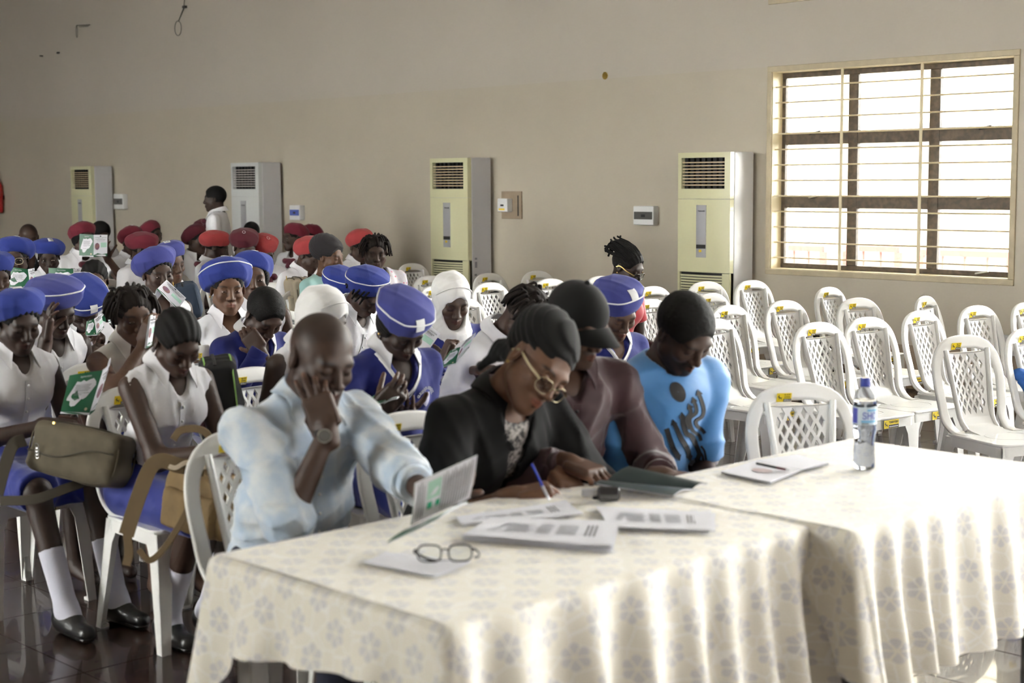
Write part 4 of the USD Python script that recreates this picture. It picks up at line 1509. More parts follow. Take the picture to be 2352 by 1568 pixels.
    hm.vertices = np.asarray(hm.vertices) @ Rh.T * hs + hc
    pieces = [hm]
    ncut = hc + Rh @ (cutp - nd * .012) * hs
    nn = Rh @ nd
    body_pr = torso(-.006) + [cone(neck + Rn * .062 * s, neck - Rn * .02, .050 * hs * fat, .057 * s * fat, k=.03)]
    for q in (1, -1):
        body_pr += arm(q, 0.0)
    lg = legs in ('skirt', 'shorts')
    if lg:
        for q in (1, -1):
            body_pr += [thigh(q), shin(q)]
            if not shoes:
                body_pr.append(cone(ank[q] + V(-.02, 0, -.02), ank[q] + V(.12, 0, -.05), .034 * s, .026 * s, k=.03))
    bm = sdf_mesh(body_pr, hb)

    def fine(c):                       # what the finer meshes cover
        k = (c - ncut) @ nn < 0
        k &= np.linalg.norm(c - skull, axis=1) < .2
        for q in (1, -1):
            fd = unit(wri[q] - elb[q])
            k |= ((c - wri[q]) @ fd > -.045) & (np.linalg.norm(c - wri[q], axis=1) < .16) & (np.linalg.norm(np.cross(c - wri[q], fd), axis=1) < .06)
        return k
    bm = keep_faces(bm, lambda c: ~fine(c))
    pieces.append(bm)
    tints.append(np.ones((len(bm.vertices), 3)))
    for q in (1, -1):
        pr, g, tips = hands[q]
        fd = unit(wri[q] - elb[q])
        m = sdf_mesh(pr + [cone(wri[q] - fd * .075, wri[q], (.0255 + .0385 * .0) * s + .0038 * s, .0255 * s, k=.015)], hc_)
        m = keep_faces(m, lambda c: (c - wri[q]) @ fd > -.058)
        v = np.asarray(m.vertices)
        mm = g(V(0, 0, 0))
        dn = unit(g(V(0, 0, -1)) - mm)
        palm = np.clip(((v - mm) @ dn) / .012, 0, 1)
        tip = np.exp(-(np.min(np.linalg.norm(v[:, None] - tips[None], axis=2), axis=1) / .014) ** 2)
        tints.append(1 + np.stack([.9 * palm + .55 * tip, .75 * palm + .45 * tip, .7 * palm + .4 * tip], 1))
        pieces.append(m)
    if legs == 'trousers' and False:
        pass
    obj('body', pieces, skin, t, smooth=True, tint=np.vstack(tints))
    to_h = lambda m: move(trimesh.Trimesh(np.asarray(m.vertices) * hs, m.faces, process=False), hc, Rh)
    if face.get('open'):
        em, et = eye_meshes(face)
        obj('eyes', to_h(em), 'eye', t, smooth=True, tint=et)
    # ------------------------------------------------ hair and hat
    hr = None
    if hairdo:
        for m, nme in hair(hairdo, face, hh * 1.15):
            hr = obj(nme, to_h(m), hair_mat, t if hr is None else hr, smooth=True)
    hat_of(t, hat, to_h, hh * 1.25, hs, L, hc, Rh, face)
    # ------------------------------------------------ clothes
    P = dict(t=t, torso=torso, arm=arm, chest=chest, neck=neck, lum=lum, pel=pel, Rt=Rt, Rb=Rb, Rn=Rn, shl=shl, elb=elb, wri=wri, s=s, h=hcl, skull=skull, sh=sh, seat=seat, hands=hands, hc=hc, Rh=Rh, hs=hs, L=L, Ry=Ry, loc=loc, hdepth=hdepth, key=key, standing=standing, bust=bust)
    garment(P, top or {})
    if legs == 'skirt':
        pr = []
        for q in (1, -1):
            if standing:
                pr.append(cone(hip[q], kne[q], .105 * s, .10 * s, k=.06, cut=1.02))
            else:
                pr.append(cone(hip[q] + V(-.02, 0, 0), kne[q] + V(.02, 0, 0), .098 * s, .082 * s, k=.06, cut=1.0))
        if not standing:
            pr.append(cone(V(.05, 0, seat + .07), V(.42 * s, 0, seat + .055 * s), .085 * s, .07 * s, k=.06, cut=1.0))
        pr += [ell(pel, V(.128, .172, .105) * s, k=.05), ell(pel + V(0, 0, .07) * s, V(.112, .15, .06) * s, k=.05)]
        sk = sdf_mesh(pr, hcl * 1.1, wrinkles(len(key) * 7 + 3, .0035, 20, (.5, 1, 1)))
        obj('skirt', sk, (top or {}).get('skirt', 'blue_skirt'), t, smooth=True)
    elif legs == 'trousers':
        pr = [ell(pel, V(.122, .168, .11) * s, k=.05)]
        for q in (1, -1):
            pr += [thigh(q, .014), cone(kne[q], ank[q] + V(0, 0, -.01), .068 * s, .058 * s, k=.03, cut=1.0)]
        obj('trousers', sdf_mesh(pr, hcl * 1.15, wrinkles(5, .003, 18)), (top or {}).get('trousers', 'navy_cloth'), t, smooth=True)
    if shoes:
        for q in (1, -1):
            d = ank[q] - kne[q]
            if shoes == 'socks':
                a0 = ank[q] - d * .52
                obj('sock', sdf_mesh([cone(a0, ank[q], .0475 * s, .041 * s, k=.02), cone(ank[q], ank[q] + V(.05, 0, -.03), .041 * s, .036 * s, k=.03), halfspace(a0, -d, 'i', .004)], .007), 'sock', t, smooth=True)
            toe = ank[q] + V(.15, q * .01, -.052)
            obj('shoe', sdf_mesh([cone(ank[q] + V(-.03, 0, -.045), toe, .038 * s, .033 * s, k=.03), cone(ank[q] + V(-.02, 0, -.02), ank[q] + V(.05, 0, -.035), .043 * s, .038 * s, k=.03), halfspace((0, 0, .012), (0, 0, -1), 'i', .003)], .008), 'black_shoe', t, smooth=True)
            obj('sole', sdf_mesh([cone(ank[q] + V(-.03, 0, -.045), toe, .041 * s, .036 * s, k=.01), halfspace((0, 0, .022), (0, 0, 1), 'i', 0), halfspace((0, 0, .001), (0, 0, -1), 'i', 0)], .009), 'black_shoe', t, smooth=True)
    PEOPLE[key] = P
    return P


def hat_of(t, hat, to_h, h, hs, L, hc, Rh, face):
    if not hat:
        return
    kind = hat['kind']
    if kind == 'beret':
        pr, R, c = beret_prims(hat.get('tilt', .2), hat.get('back', .25), hat.get('size', 1.0), hat.get('flat', .045), hat.get('lift', 0), hat.get('band', 0))
        pr = pr[:3] + [ell(c + R @ np.asarray(q[:3], float), q[3:6], R, k=.03) for q in hat.get('lobes', [])] + pr[3:]
        dp = wrinkles(hat.get('seed', 2), .0040, 22, (1, 1, .6))
        m = sdf_mesh(pr, h, dp)
        b = obj('beret', to_h(m), hat['mat'], t, smooth=True)
        if hat.get('trim'):
            a = np.linspace(0, 2 * np.pi, 64)[:-1]
            rim = c + np.stack([.30 * np.cos(a), .30 * np.sin(a), 0 * a + .006], 1) @ R.T
            inn = c + np.stack([0 * a, 0 * a, 0 * a + .004], 1) @ R.T
            obj('white_trim', to_h(tube(project(pr, inn, rim - inn, .2, .0012, dp), .0034, 6, closed=True)), 'white_ink', b, smooth=True)
        if hat.get('patch') is not None:
            az, elv = hat['patch']
            pd = R @ V(math.cos(elv) * math.cos(az), math.cos(elv) * math.sin(az), math.sin(elv))
            u = unit(np.cross(V(0, 0, 1), pd) + 1e-6)
            v = np.cross(pd, u)
            gu, gv = np.meshgrid(np.linspace(-.0185, .0185, 7), np.linspace(-.020, .020, 7), indexing='ij')
            o = c + R @ V(0, 0, .01) + gu[..., None] * u + gv[..., None] * v
            S = project(pr, o.reshape(-1, 3), np.broadcast_to(pd, (49, 3)), .2, .0022, dp).reshape(7, 7, 3)
            e = obj('emblem_patch', to_h(thick(S, .002)), hat.get('patch_mat', 'white_ink'), b, smooth=False)
            if hat.get('crest', True):
                ring = [(.011 * math.sin(q), .012 * math.cos(q)) for q in np.linspace(0, 6.283, 15)[:-1]]
                qs = np.array([c + R @ V(0, 0, .01) + a_ * u + b_ * v for a_, b_ in ring])
                obj('emblem_print', to_h(tube(project(pr, qs, np.broadcast_to(pd, qs.shape), .2, .0042, dp), .0012, 4, closed=True)), hat.get('crest_mat', 'grey_ink'), e)
    elif kind == 'hijab':
        face_hole = [ell((.085, 0, -.030), (.06, .0555, .084), k=.012, op='s')]
        pr = _scalp(.016) + [ell((.010, 0, -.035), (.078, .076, .092), k=.03), cone((-.01, 0, -.07), (.015, 0, -.15), .075, .11, k=.05), ell((-.07, 0, .01), (.05, .06, .07), k=.04)] + face_hole
        pr += [halfspace((0, 0, -.185), (.1, 0, -1), 'i', .01)]
        b = obj('hijab', to_h(sdf_mesh(pr, h, wrinkles(5, .0028, 42, (1, 1, .4)))), hat['mat'], t, smooth=True)
        a = np.linspace(-1.25, 1.25, 24)
        qs = np.stack([0 * a, 0 * a, 0 * a + .03], 1)
        dr = np.stack([.62 + 0 * a - .25 * a ** 2, np.sin(a), .80 * np.cos(a) - .12], 1)
        obj('underscarf_seam', to_h(tube(project(pr, qs, dr, .16, .001), .0028, 6)), hat['mat'], b, smooth=True)
    elif kind == 'turban':
        b0 = hat.get('big', 1.0)
        pr = [ell((-.030, 0, .052), (.112 * b0, .086 * b0, .088 * b0)), ell((-.06, 0, .07), (.085 * b0, .078 * b0, .075 * b0), k=.04), ell((-.07, 0, .0), (.05, .065, .06), k=.03)]
        pr += [halfspace((.062, 0, .040), (1, 0, -.45), 'i', .008), halfspace((0, 0, -.045), (-.35, 0, -1), 'i', .01)]
        pr += [rbox((.06, s * .09, -.045), (.06, .03, .045), .01, k=.01, op='s') for s in (-1, 1)]
        b = obj('head_wrap', to_h(sdf_mesh(pr, h, lambda P: .0026 * np.sin((P[:, 2] * .9 + P[:, 0] * .55 + .3 * np.abs(P[:, 1])) * 290 + 2 * np.sin(P[:, 1] * 40)))), hat['mat'], t, smooth=True)
        if hat.get('knot'):
            kp = hat['knot']
            obj('knot', to_h(sdf_mesh([ell(kp, (.028, .026, .024)), cone(kp, np.asarray(kp) + V(-.02, 0, -.08), .020, .012, k=.02), cone(V(-.06, 0, -.02), kp, .04, .024, k=.02)], h, wrinkles(3, .003, 60))), hat['mat'], b, smooth=True)
    elif kind == 'cap':
        pr = [ell((-.014, 0, .034), (.104, .084, .092)), halfspace((0, 0, .012), (.12, 0, -1), 'i', .004)]
        b = obj('cap_crown', to_h(sdf_mesh(pr, h)), hat['mat'], t, smooth=True)
        a = np.linspace(-1.12, 1.12, 25)
        S = np.stack([np.stack([.005 + (.078 + q * .070) * np.cos(a) + .012, .083 * np.sin(a) * (1 + .02 * q), .032 - q * .028 - (.030 * np.sin(a) ** 2)], 1) for q in np.linspace(0, 1, 9)])
        obj('visor', to_h(thick(S, .004)), hat['mat'], b, smooth=50)
        obj('cap_button', to_h(trimesh.creation.uv_sphere(.009, count=[8, 12]).apply_translation([-.014, 0, .127])), hat['mat'], b, smooth=True)


def glasses(P, m='frame_black', temple='frame_black', drop=0.0, rim=.0022):
    t, hs, hc, Rh = P['t'], P['hs'], P['hc'], P['Rh']
    to_h = lambda q: move(trimesh.Trimesh(np.asarray(q.vertices) * hs, q.faces, process=False), hc, Rh)
    Tr = lambda p: p
    parts = []
    root = None
    for s in (-1, 1):
        a = np.linspace(0, 2 * np.pi, 30)[:-1]
        e = .75
        cx = np.sign(np.cos(a)) * np.abs(np.cos(a)) ** e * .0255
        cz = np.sign(np.sin(a)) * np.abs(np.sin(a)) ** e * .0205
        pts = np.stack([.104 - .10 * np.abs(cx + s * 0 + .0) * 0 - .012 * np.abs((s * .033 + cx) / .06) ** 2, s * .033 + cx, -.004 + cz - drop], 1)
        g = obj('glasses', to_h(tube(pts, rim, 6, closed=True)), m, t if root is None else root, smooth=True)
        root = root or g
        c = pts.mean(0)
        f = [[len(pts), i, (i + 1) % len(pts)] for i in range(len(pts))]
        obj('glasses_lens', to_h(trimesh.Trimesh(np.vstack([pts, c]), f, process=False)), 'lens', root, smooth=False)
        obj('glasses_temple', to_h(sweep(spline([(.098, s * .060, .004 - drop), (.05, s * .077, .004 - drop * .6), (-.005, s * .082, .004), (-.03, s * .082, -.012)], 12), rrect(.002, .007, .0009, 2))), temple, root, smooth=30)
    obj('glasses_bridge', to_h(tube(spline([(.104, -.008, .002 - drop), (.107, 0, .005 - drop), (.104, .008, .002 - drop)], 8), rim, 6)), m, root, smooth=True)
    return root


def earring(P, side, m='gold', r=.006):
    c = P['hc'] + P['Rh'] @ (V(-.008, side * .084, -.040) * P['hs'])
    obj('earring', trimesh.creation.uv_sphere(r, count=[8, 10]).apply_translation(c), m, P['t'], smooth=True)


def garment(P, o):
    """The upper garment: o = dict(mat, sleeve 0..2, neck 'collar' | 'v' | 'round' | 'square', trim, collar material, ...)."""
    s, Rt, chest, neck, t, h = P['s'], P['Rt'], P['chest'], P['neck'], P['t'], P['h']
    inf = o.get('inf', .011)
    pr = P['torso'](inf)
    sl = o.get('sleeve', 0.0)
    slv = sl if isinstance(sl, dict) else {1: sl, -1: sl}
    for q in (1, -1):
        if slv[q] > 0:
            pr += P['arm'](q, inf + o.get('sleeve_inf', .004), slv[q], o.get('flare', .004))
    tuck = o.get('tuck', True)
    for q in (1, -1):
        if slv[q] <= 0:              # armholes of a sleeveless blouse
            ax = unit(P['elb'][q] - P['shl'][q])
            out = unit(Rt @ V(0, q, -.25))
            pr.append(halfspace(P['shl'][q] + out * .030 * s, out, 'i', .012))
    hem = P['pel'] + V(0, 0, (.045 if tuck else -.07) * s)
    pr.append(halfspace(hem, (0, 0, -1), 'i', .01))
    nk = o.get('neck', 'collar')
    up = unit(P['skull'] - neck)
    if nk in ('collar', 'v'):
        dv = o.get('deep', .11)
        pr.append(cone(neck - Rt @ V(0, 0, .03) * s, neck + up * .12, .060 * s, .075 * s, k=.01, op='s'))
        pr.append(cone(neck + Rt @ V(.080, 0, -.005) * s, chest + Rt @ V(.118, 0, .185 - dv) * s, .050 * s, .006, k=.012, op='s'))
    elif nk == 'round':
        pr.append(cone(neck + Rt @ V(.012, 0, -.035) * s, neck + up * .12, .066 * s, .08 * s, k=.008, op='s'))
    elif nk == 'square':
        pr.append(rbox(neck + Rt @ V(.07, 0, .0) * s, V(.06, .062, .055) * s, .015, Rt, k=.01, op='s'))
        pr.append(cone(neck - Rt @ V(0, 0, .02) * s, neck + up * .12, .062 * s, .08 * s, k=.01, op='s'))
    clip = [p for p in pr]
    dp = wrinkles(o.get('seed', len(P['key']) * 13 + 5), o.get('wr', .0050), o.get('wf', 18.0), (1, 1, .5))
    P['shirt_disp'] = dp
    m = sdf_mesh(pr, h, dp)
    g = obj(o.get('name', 'blouse'), m, o.get('mat', 'white_cotton'), t, smooth=True)
    P['shirt'], P['shirt_pr'] = g, clip
    if o.get('inner'):
        ip = P['torso'](.003) + [halfspace(hem, (0, 0, -1), 'i', .01), cone(neck + Rt @ V(.022, 0, -.05) * s, neck + up * .12, .062 * s, .08 * s, k=.008, op='s')]
        obj('inner_top', sdf_mesh(ip, h), o['inner'], t, smooth=True)
    fr = lambda y, z: (chest + Rt @ V(0, y, z) * s)
    fx = Rt @ V(1, 0, 0)

    def on(ys, zs, off=.002):
        o_ = np.array([chest + Rt @ V(.0, y, z) * s for y, z in zip(ys, zs)])
        return project(clip, o_, np.broadcast_to(fx, o_.shape), .28, off, dp)
    P['on'] = on
    # collar: two standing-and-falling leaves round the neck
    cm = o.get('collar')
    if cm:
        tip, ww = o.get('tip', .075), o.get('collar_w', .040)
        for q in (1, -1):
            a = np.linspace(math.pi * .98, .10 + o.get('gap', .25), 16) * q
            rows = []
            for v in np.linspace(0, 1, 6):
                front = np.clip((1.25 - np.abs(a)) / 1.1, 0, 1) ** 1.4
                rr = (.060 + .028 * v ** .8) * (1 + .10 * front)
                zz = .050 - .028 * (np.abs(np.cos(a / 2)) ** 3) - v * (ww + front * tip)
                x = rr * 1.0 * np.cos(a) - .004 + front * (.030 + .028 * v) * (1 - .0 * v)
                y = rr * 1.02 * np.sin(a) + q * front * v * .022
                pts = np.stack([x, y, zz], 1) * s
                rows.append(neck + pts @ Rt.T)
            S = np.array(rows)
            flat = S.reshape(-1, 3)
            d = evaluate(clip, flat)
            gx = np.stack([(evaluate(clip, flat + e * .003) - d) / .003 for e in np.eye(3)], 1)
            gx /= np.linalg.norm(gx, axis=1, keepdims=True) + 1e-9
            flat = flat + gx * np.maximum(.005 - d, 0)[:, None]
            obj('collar', thick(flat.reshape(S.shape), .003), cm, g, smooth=True)
    if o.get('placket'):
        zs = np.linspace(.185 - o.get('deep', .11) - .01, -.20, 16)
        c1, c2 = on(0 * zs + .012, zs, .0025), on(0 * zs - .012, zs, .0025)
        obj('placket', thick(np.stack([c1, c2]), .002), o.get('mat', 'white_cotton'), g, smooth=True)
        for z in np.linspace(zs[1], zs[-1], 6):
            p = on([0], [z], .0045)[0]
            obj('button', trimesh.creation.uv_sphere(.0052, count=[6, 8]).apply_translation(p), o.get('button', 'white_ink'), g, smooth=True)
    if o.get('trim'):                 # the white line round a V neck
        dv = o.get('deep', .11)
        ys = np.concatenate([np.linspace(-.088, 0, 14), np.linspace(0, .088, 14)[1:]])
        zs = .185 - dv - .004 + (np.abs(ys) / .088) ** 1.1 * (dv + .005)
        zs = zs - .004
        p = on(ys, zs, .002)
        obj('neck_trim', sweep(p, rrect(.011, .004, .0015, 2), fx), o['trim'], g, smooth=40)
        p2 = on(ys, zs - .013, .002)
        if o.get('trim2', True):
            obj('neck_trim', sweep(p2, rrect(.003, .003, .001, 2), fx), o['trim'], g, smooth=40)
    if o.get('bow'):
        c = on([0], [.12], .016)[0] if not o.get('bow_at') else o['bow_at']
        for q in (1, -1):
            obj('bow_tie', sdf_mesh([cone(c, c + Rt @ V(.0, q * .045, -.012) * s, .012, .028, k=.01), cone(c, c + Rt @ V(.004, q * .022, -.065) * s, .010, .020, k=.01)], .006), 'maroon_cloth', g, smooth=True)
    if o.get('crest'):                # the school's crest on the chest
        y0, z0 = o['crest']
        sh_ = [(-.019, .022), (.019, .022), (.019, -.004), (.012, -.018), (0, -.027), (-.012, -.018), (-.019, -.004)]
        gu = np.linspace(-1, 1, 9)
        rows = []
        for q in np.linspace(.022, -.027, 9):
            wv = np.interp(-q, [-.022, .004, .018, .027], [.019, .019, .012, .001])
            rows.append(on(y0 + gu * wv, np.full(9, z0 + q), .0025))
        e = obj('crest_badge', thick(np.array(rows), .0012), 'badge_grey', g, smooth=True)
        word = "QUEEN'S SCHOOL"
        for i, ch in enumerate(word):
            if ch == ' ':
                continue
            a = math.radians(158 - 136 * i / (len(word) - 1))
            r0 = .038
            yy, zz = y0 + r0 * math.cos(a) * 1.0, z0 - .004 + r0 * math.sin(a)
            p = on([yy], [zz], .002)[0]
            ex = Rt @ V(0, math.sin(a), -math.cos(a))
            ey = Rt @ V(0, math.cos(a), math.sin(a))
            obj('crest_letter', text(ch, .0105, p - ex * .004, ex, ey, .001, None, True), 'white_ink', e, smooth=False)
    if o.get('cuff'):
        for q in (1, -1):
            if slv[q] > 0:
                u = slv[q]
                if u > 1:
                    c = P['elb'][q] + (P['wri'][q] - P['elb'][q]) * (u - 1)
                    dd, rr = unit(P['wri'][q] - P['elb'][q]), (.0385 - .013 * (u - 1)) * s + .012
                else:
                    c = P['shl'][q] + (P['elb'][q] - P['shl'][q]) * u
                    dd, rr = unit(P['elb'][q] - P['shl'][q]), (.047 - .009 * u) * s + .012
                obj('cuff', sdf_mesh([cone(c - dd * .03, c + dd * .02, rr + .006, rr + .007, k=0, cut=1.0), halfspace(c - dd * .03, -dd)], .006), o['cuff'], g, smooth=True)


mat('dotted_silk', (.012, .011, .012), .6, col2=(.35, .32, .30), vscale=70, detail=1)
mat('badge_grey', (.42, .40, .52), .7)
# ---------------------------------------------------------------- who sits where
def sit(key, label, px, yaw=0, chair_label=None, chair_off=(0, 0, 0), **kw):
    P = person(key, label, px, yaw, **kw)
    if chair_label:
        a = math.radians(yaw + chair_off[2])
        c = P['loc'] + V(math.cos(a), math.sin(a), 0) * (.02 + chair_off[0]) + V(-math.sin(a), math.cos(a), 0) * chair_off[1]
        chair(c[0], c[1], yaw + chair_off[2], chair_label, 'white plastic chairs with people on them')
    return P


TOCAM = lambda: -FWD
BLOUSE = dict(mat='white_cotton', sleeve=0, neck='collar', deep=.085, collar='white_cotton', placket=1, gap=.42, name='blouse')
SWEATER = dict(mat='blue_knit', sleeve=1.95, neck='v', deep=.135, collar='white_cotton', trim='white_ink', name='sweater', tuck=False, gap=.5, crest=(.082, .005), cuff='blue_knit', inf=.011, tip=.05)
SHIRT = dict(mat='white_cotton', sleeve=.62, neck='collar', deep=.04, collar='white_cotton', placket=1, bow=1, gap=.2, name='shirt', flare=.016, skirt='maroon_cloth', trousers='maroon_cloth')
D = lambda base, **k: dict(base, **k)

# --- the four at the tables
J1 = sit('man_blue_floral', 'man in a pale blue patterned shirt resting his cheek on his hand', (738, 822), -6, 'white chair under the man in the pale blue patterned shirt', s=1.05, hs=1.10, lean=.30, sh=.172, head=(0, 20, -6), skin='skin_deep',
         face=dict(jaw=1.25, wide=1.03, nose=1.15, stubble=.45, beard=.3, lips=1.1, neck=1.12), hairdo=None, res=.8, legs='trousers', belly=.02, hz=1.15,
         arms={-1: dict(px=(752, 992, -.13), fpx=(698, 846, -.10), dr=(.62, -.72, .15), pose='cheek', el=(.1, -.35, -1)), 1: dict(px=(1010, 1165, -.32), fpx=(1082, 1118, -.36), dr=(.2, -.2, -1), pose='book', el=(-.25, .25, -1))},
         top=dict(mat='light_blue_shirt', sleeve={-1: 1.02, 1: 1.55}, neck='collar', deep=.10, collar='light_blue_shirt', placket=1, gap=.5, name='shirt', tuck=False, inf=.020, sleeve_inf=.012, wr=.010, wf=20, cuff='light_blue_shirt', collar_w=.046, tip=.07))
J2 = sit('woman_blazer', 'woman in a black head wrap and blazer bending over the table to write', (1236, 838), -4, 'white chair under the woman in the black head wrap', s=1.03, hs=1.13, lean=.62, side=.02, sh=.165, bust=1.05, head=(-10, 28, -34), skin='skin_warm', hz=1.1,
         face=dict(wide=1.04, lips=1.15, lipc=(1.3, .8, .8), nose=1.1, neck=1.05), hairdo=None, hat=dict(kind='turban', mat='black_wrap', big=.96, knot=(-.128, -.01, -.045)), res=.8, legs='trousers',
         arms={-1: dict(px=(1178, 1140, -.20), fpx=(1262, 1122, -.19), d=(-.1, -.25, 1), pose='pen', el=(-.6, -.6, -.8)), 1: dict(px=(1290, 1092, .02), fpx=(1318, 1128, -.10), d=(.4, .1, .9), pose='chin', el=(-.2, .8, -.5))},
         top=dict(mat='black_suit', sleeve={-1: 1.42, 1: 1.80}, neck='collar', deep=.22, collar='black_suit', name='blazer', tuck=False, inf=.022, sleeve_inf=.012, wr=.007, gap=.55, collar_w=.055, tip=.13, inner='dotted_silk', trousers='black_suit'))
J3 = sit('man_cap', 'man in a maroon shirt and black cap with lowered head', (1327, 742), -24, 'white chair under the man in the black cap', s=1.06, lean=.20, sh=0.172, head=(24, 24, 0), skin='skin_brown', hz=1.2,
         face=dict(jaw=1.15, beard=.6, nose=1.1), hairdo='short', hat=dict(kind='cap', mat='black_wrap'), res=.85, legs='trousers',
         arms={-1: dict(at=(.40, -.10, .80), f=(1, .5, -.2), d=(0, 0, 1), pose='relax'), 1: dict(px=(1520, 1092, -.05), fpx=(1580, 1100, -.05), d=(0, 0, 1), pose='relax', el=(-.4, .5, -1))},
         top=dict(mat='maroon_shirt', sleeve=1.85, neck='collar', deep=.08, collar='maroon_shirt', placket=1, name='shirt', tuck=False, inf=.020, sleeve_inf=.012, wr=.010, wf=20, gap=.4, cuff='maroon_shirt', button='black_ink'))
J4 = sit('man_azure', 'man in a bright blue T-shirt with black arrows, head bowed', (1572, 762), -14, 'white chair under the man in the bright blue T-shirt', s=1.07, lean=.30, sh=.168, head=(6, 42, 4), skin='skin_deep', hz=1.155,
         face=dict(jaw=1.15, beard=.85, nose=1.1), hairdo='short', res=.85, legs='trousers',
         arms={-1: dict(at=(.34, -.05, .63), el=(-.5, -.15, -1), f=(1, .5, -.2), d=(0, 0, 1), pose='relax'), 1: dict(at=(.30, .10, .62), f=(1, -.5, -.2), d=(0, 0, 1), pose='relax', el=(-.5, .2, -1))},
         top=dict(mat='azure_jersey', sleeve=.92, neck='round', name='tee_shirt', tuck=False, inf=.020, sleeve_inf=.014, wr=.009, wf=16, cuff='grey_cuff', trousers='navy_cloth'))

# --- girls in blue and white nearest the table
P2 = sit('girl_braids', 'girl with plaited hair and white sleeveless blouse bowed over her brown satchel', (408, 782), 0, 'white chair with its front leg out under the girl with plaited hair', s=.97, lean=.30, sh=.150, bust=.8, head=(-4, 38, 4), skin='skin_deep', hz=1.09, chair_off=(.08, .03, 0),
         face=dict(), hairdo='cornrow', shoes='socks', knees=(.0, -.22), res=.9,
         arms={-1: dict(px=(505, 1034, -.12), f=(1, .25, -.05), d=(0, -.3, 1), pose='relax', el=(-.5, -.5, -1)), 1: dict(at=(.42, .10, .68), f=(1, -.3, 0), d=(0, 0, 1))}, top=D(BLOUSE, wr=.007))
P1 = sit('girl_left_beret', 'girl in blue beret at the left edge holding a green booklet over her bag', (42, 738), 2, 'white chair with black letters on its leg at the left edge', s=.97, lean=.16, sh=.150, bust=.8, head=(-4, 20, 0), skin='skin_dark', hz=1.12, chair_off=(0, 0, 0),
         face=dict(), hairdo='cornrow', hat=dict(kind='beret', mat='blue_felt', tilt=.10, back=.62, patch=(.0, .55), size=1.05, crest=False, lift=-.006), shoes='socks', knees=(.02, .17), res=.9,
         arms={-1: dict(px=(112, 975, -.12), fpx=(170, 985, -.14), d=(0, -.5, 1), pose='relax', el=(-.3, -.8, -1)), 1: dict(px=(205, 985, .06), fpx=(190, 945, .03), d=(.3, .6, .3), pose='grip')}, top=D(BLOUSE))
P5 = sit('girl_smiling', 'smiling girl with short twisted locks and cream sleeveless blouse', (305, 722), -4, 'white chair under the smiling girl with twisted locks', s=.97, lean=.2, sh=.152, bust=.9, head=(-8, 14, 6), skin='skin_brown', hz=1.12,
         face=dict(smile=1, open=1), hairdo='dreads', hair_mat='hair_brown', arms={-1: dict(px=(330, 795, -.10), fpx=(345, 755, -.12), d=(.5, -.8, 0), pose='grip', el=(-.2, -.9, -.8))}, top=D(BLOUSE, mat='cream_cotton', collar='cream_cotton'))
P25 = sit('boy_hand', 'boy in blue sweater bowing his head onto his hand', (608, 722), 0, 'white chair under the boy who bows onto his hand', s=.98, lean=.34, sh=.162, head=(-6, 44, -4), skin='skin_deep', hz=1.065,
          face=dict(), hairdo='short', arms={-1: dict(px=(597, 808, -.155), fpx=(560, 758, -.14), dr=(.5, -.8, .2), pose='relax', el=(.2, -.5, -1))}, legs='trousers', top=D(SWEATER, crest=None))
P26 = sit('girl_hijab_back', 'girl in a white hijab mostly hidden behind the man resting his cheek', (742, 728), 6, 'white chair under the half-hidden girl in a white hijab', s=.97, lean=.22, sh=.152, bust=.8, head=(12, 26, -8), skin='skin_dark', hz=1.12,
          face=dict(), hairdo=None, hat=dict(kind='hijab', mat='white_knit'), top=D(BLOUSE))
P28 = sit('girl_flat_beret', 'girl in blue sweater with a flat blue beret reading on her lap', (925, 748), -6, 'white chair under the girl with the flat blue beret', s=.98, lean=.25, sh=.158, bust=.7, head=(-4, 42, 4), skin='skin_dark', hz=1.12,
          face=dict(), hairdo='bob', hat=dict(kind='beret', mat='violet_felt', tilt=-.10, back=.10, trim=1, patch=(.05, -.05), size=1.02, flat=.034, crest=False, lift=-.004), arms={-1: dict(px=(872, 940, -.22), fpx=(905, 905, -.25), dr=(.5, -.7, -.4), pose='grip', el=(-.3, -.6, -1)), 1: dict(px=(925, 950, -.05), f=(1, -.6, .3), d=(0, 0, -1))},
          top=D(SWEATER, crest=(.085, .03)))
P29 = sit('girl_hijab_thumb', 'girl in white hijab and blue sweater holding her thumb up', (1037, 688), -14, 'white chair under the girl who holds her thumb up', s=.98, lean=.2, sh=.162, bust=.7, head=(-8, 26, 2), skin='skin_deep', hz=1.12,
          face=dict(smile=.6), hairdo=None, hat=dict(kind='hijab', mat='white_knit'), arms={-1: dict(px=(1014, 832, -.30), fpx=(1030, 795, -.31), dr=(-.2, -.6, .6), pose='thumb', el=(-.2, -.8, -1)), 1: dict(at=(.36, .05, .82), f=(1, -.5, .3), d=(0, 0, 1))}, top=D(SWEATER))
P30 = sit('girl_locks_bent', 'girl with long brown locks and white shirt bending down behind the woman in black', (1208, 722), 0, 'white chair under the girl with long brown locks', s=.97, lean=.48, sh=.155, head=(12, 46, -6), skin='skin_deep', hz=1.115,
          face=dict(), hairdo='dreads', hair_mat='hair_brown', arms={-1: dict(px=(1092, 850, -.02), f=(1, -.3, .1), d=(0, 0, 1), pose='grip')}, top=D(SHIRT, bow=None, sleeve=.7, skirt='blue_skirt'))
P31 = sit('girl_violet_beret', 'girl with violet-blue beret and blue sweater looking down', (1418, 712), -12, 'white chair under the girl with the violet-blue beret', s=.98, lean=.24, sh=.158, bust=.7, head=(-4, 36, 4), skin='skin_brown', hz=1.10,
          face=dict(), hairdo='cornrow', hat=dict(kind='beret', mat='violet_felt', tilt=.16, back=.28, trim=1, patch=(.30, .15), size=1.04, crest=False), top=D(SWEATER, deep=.10, crest=(.08, -.01)))
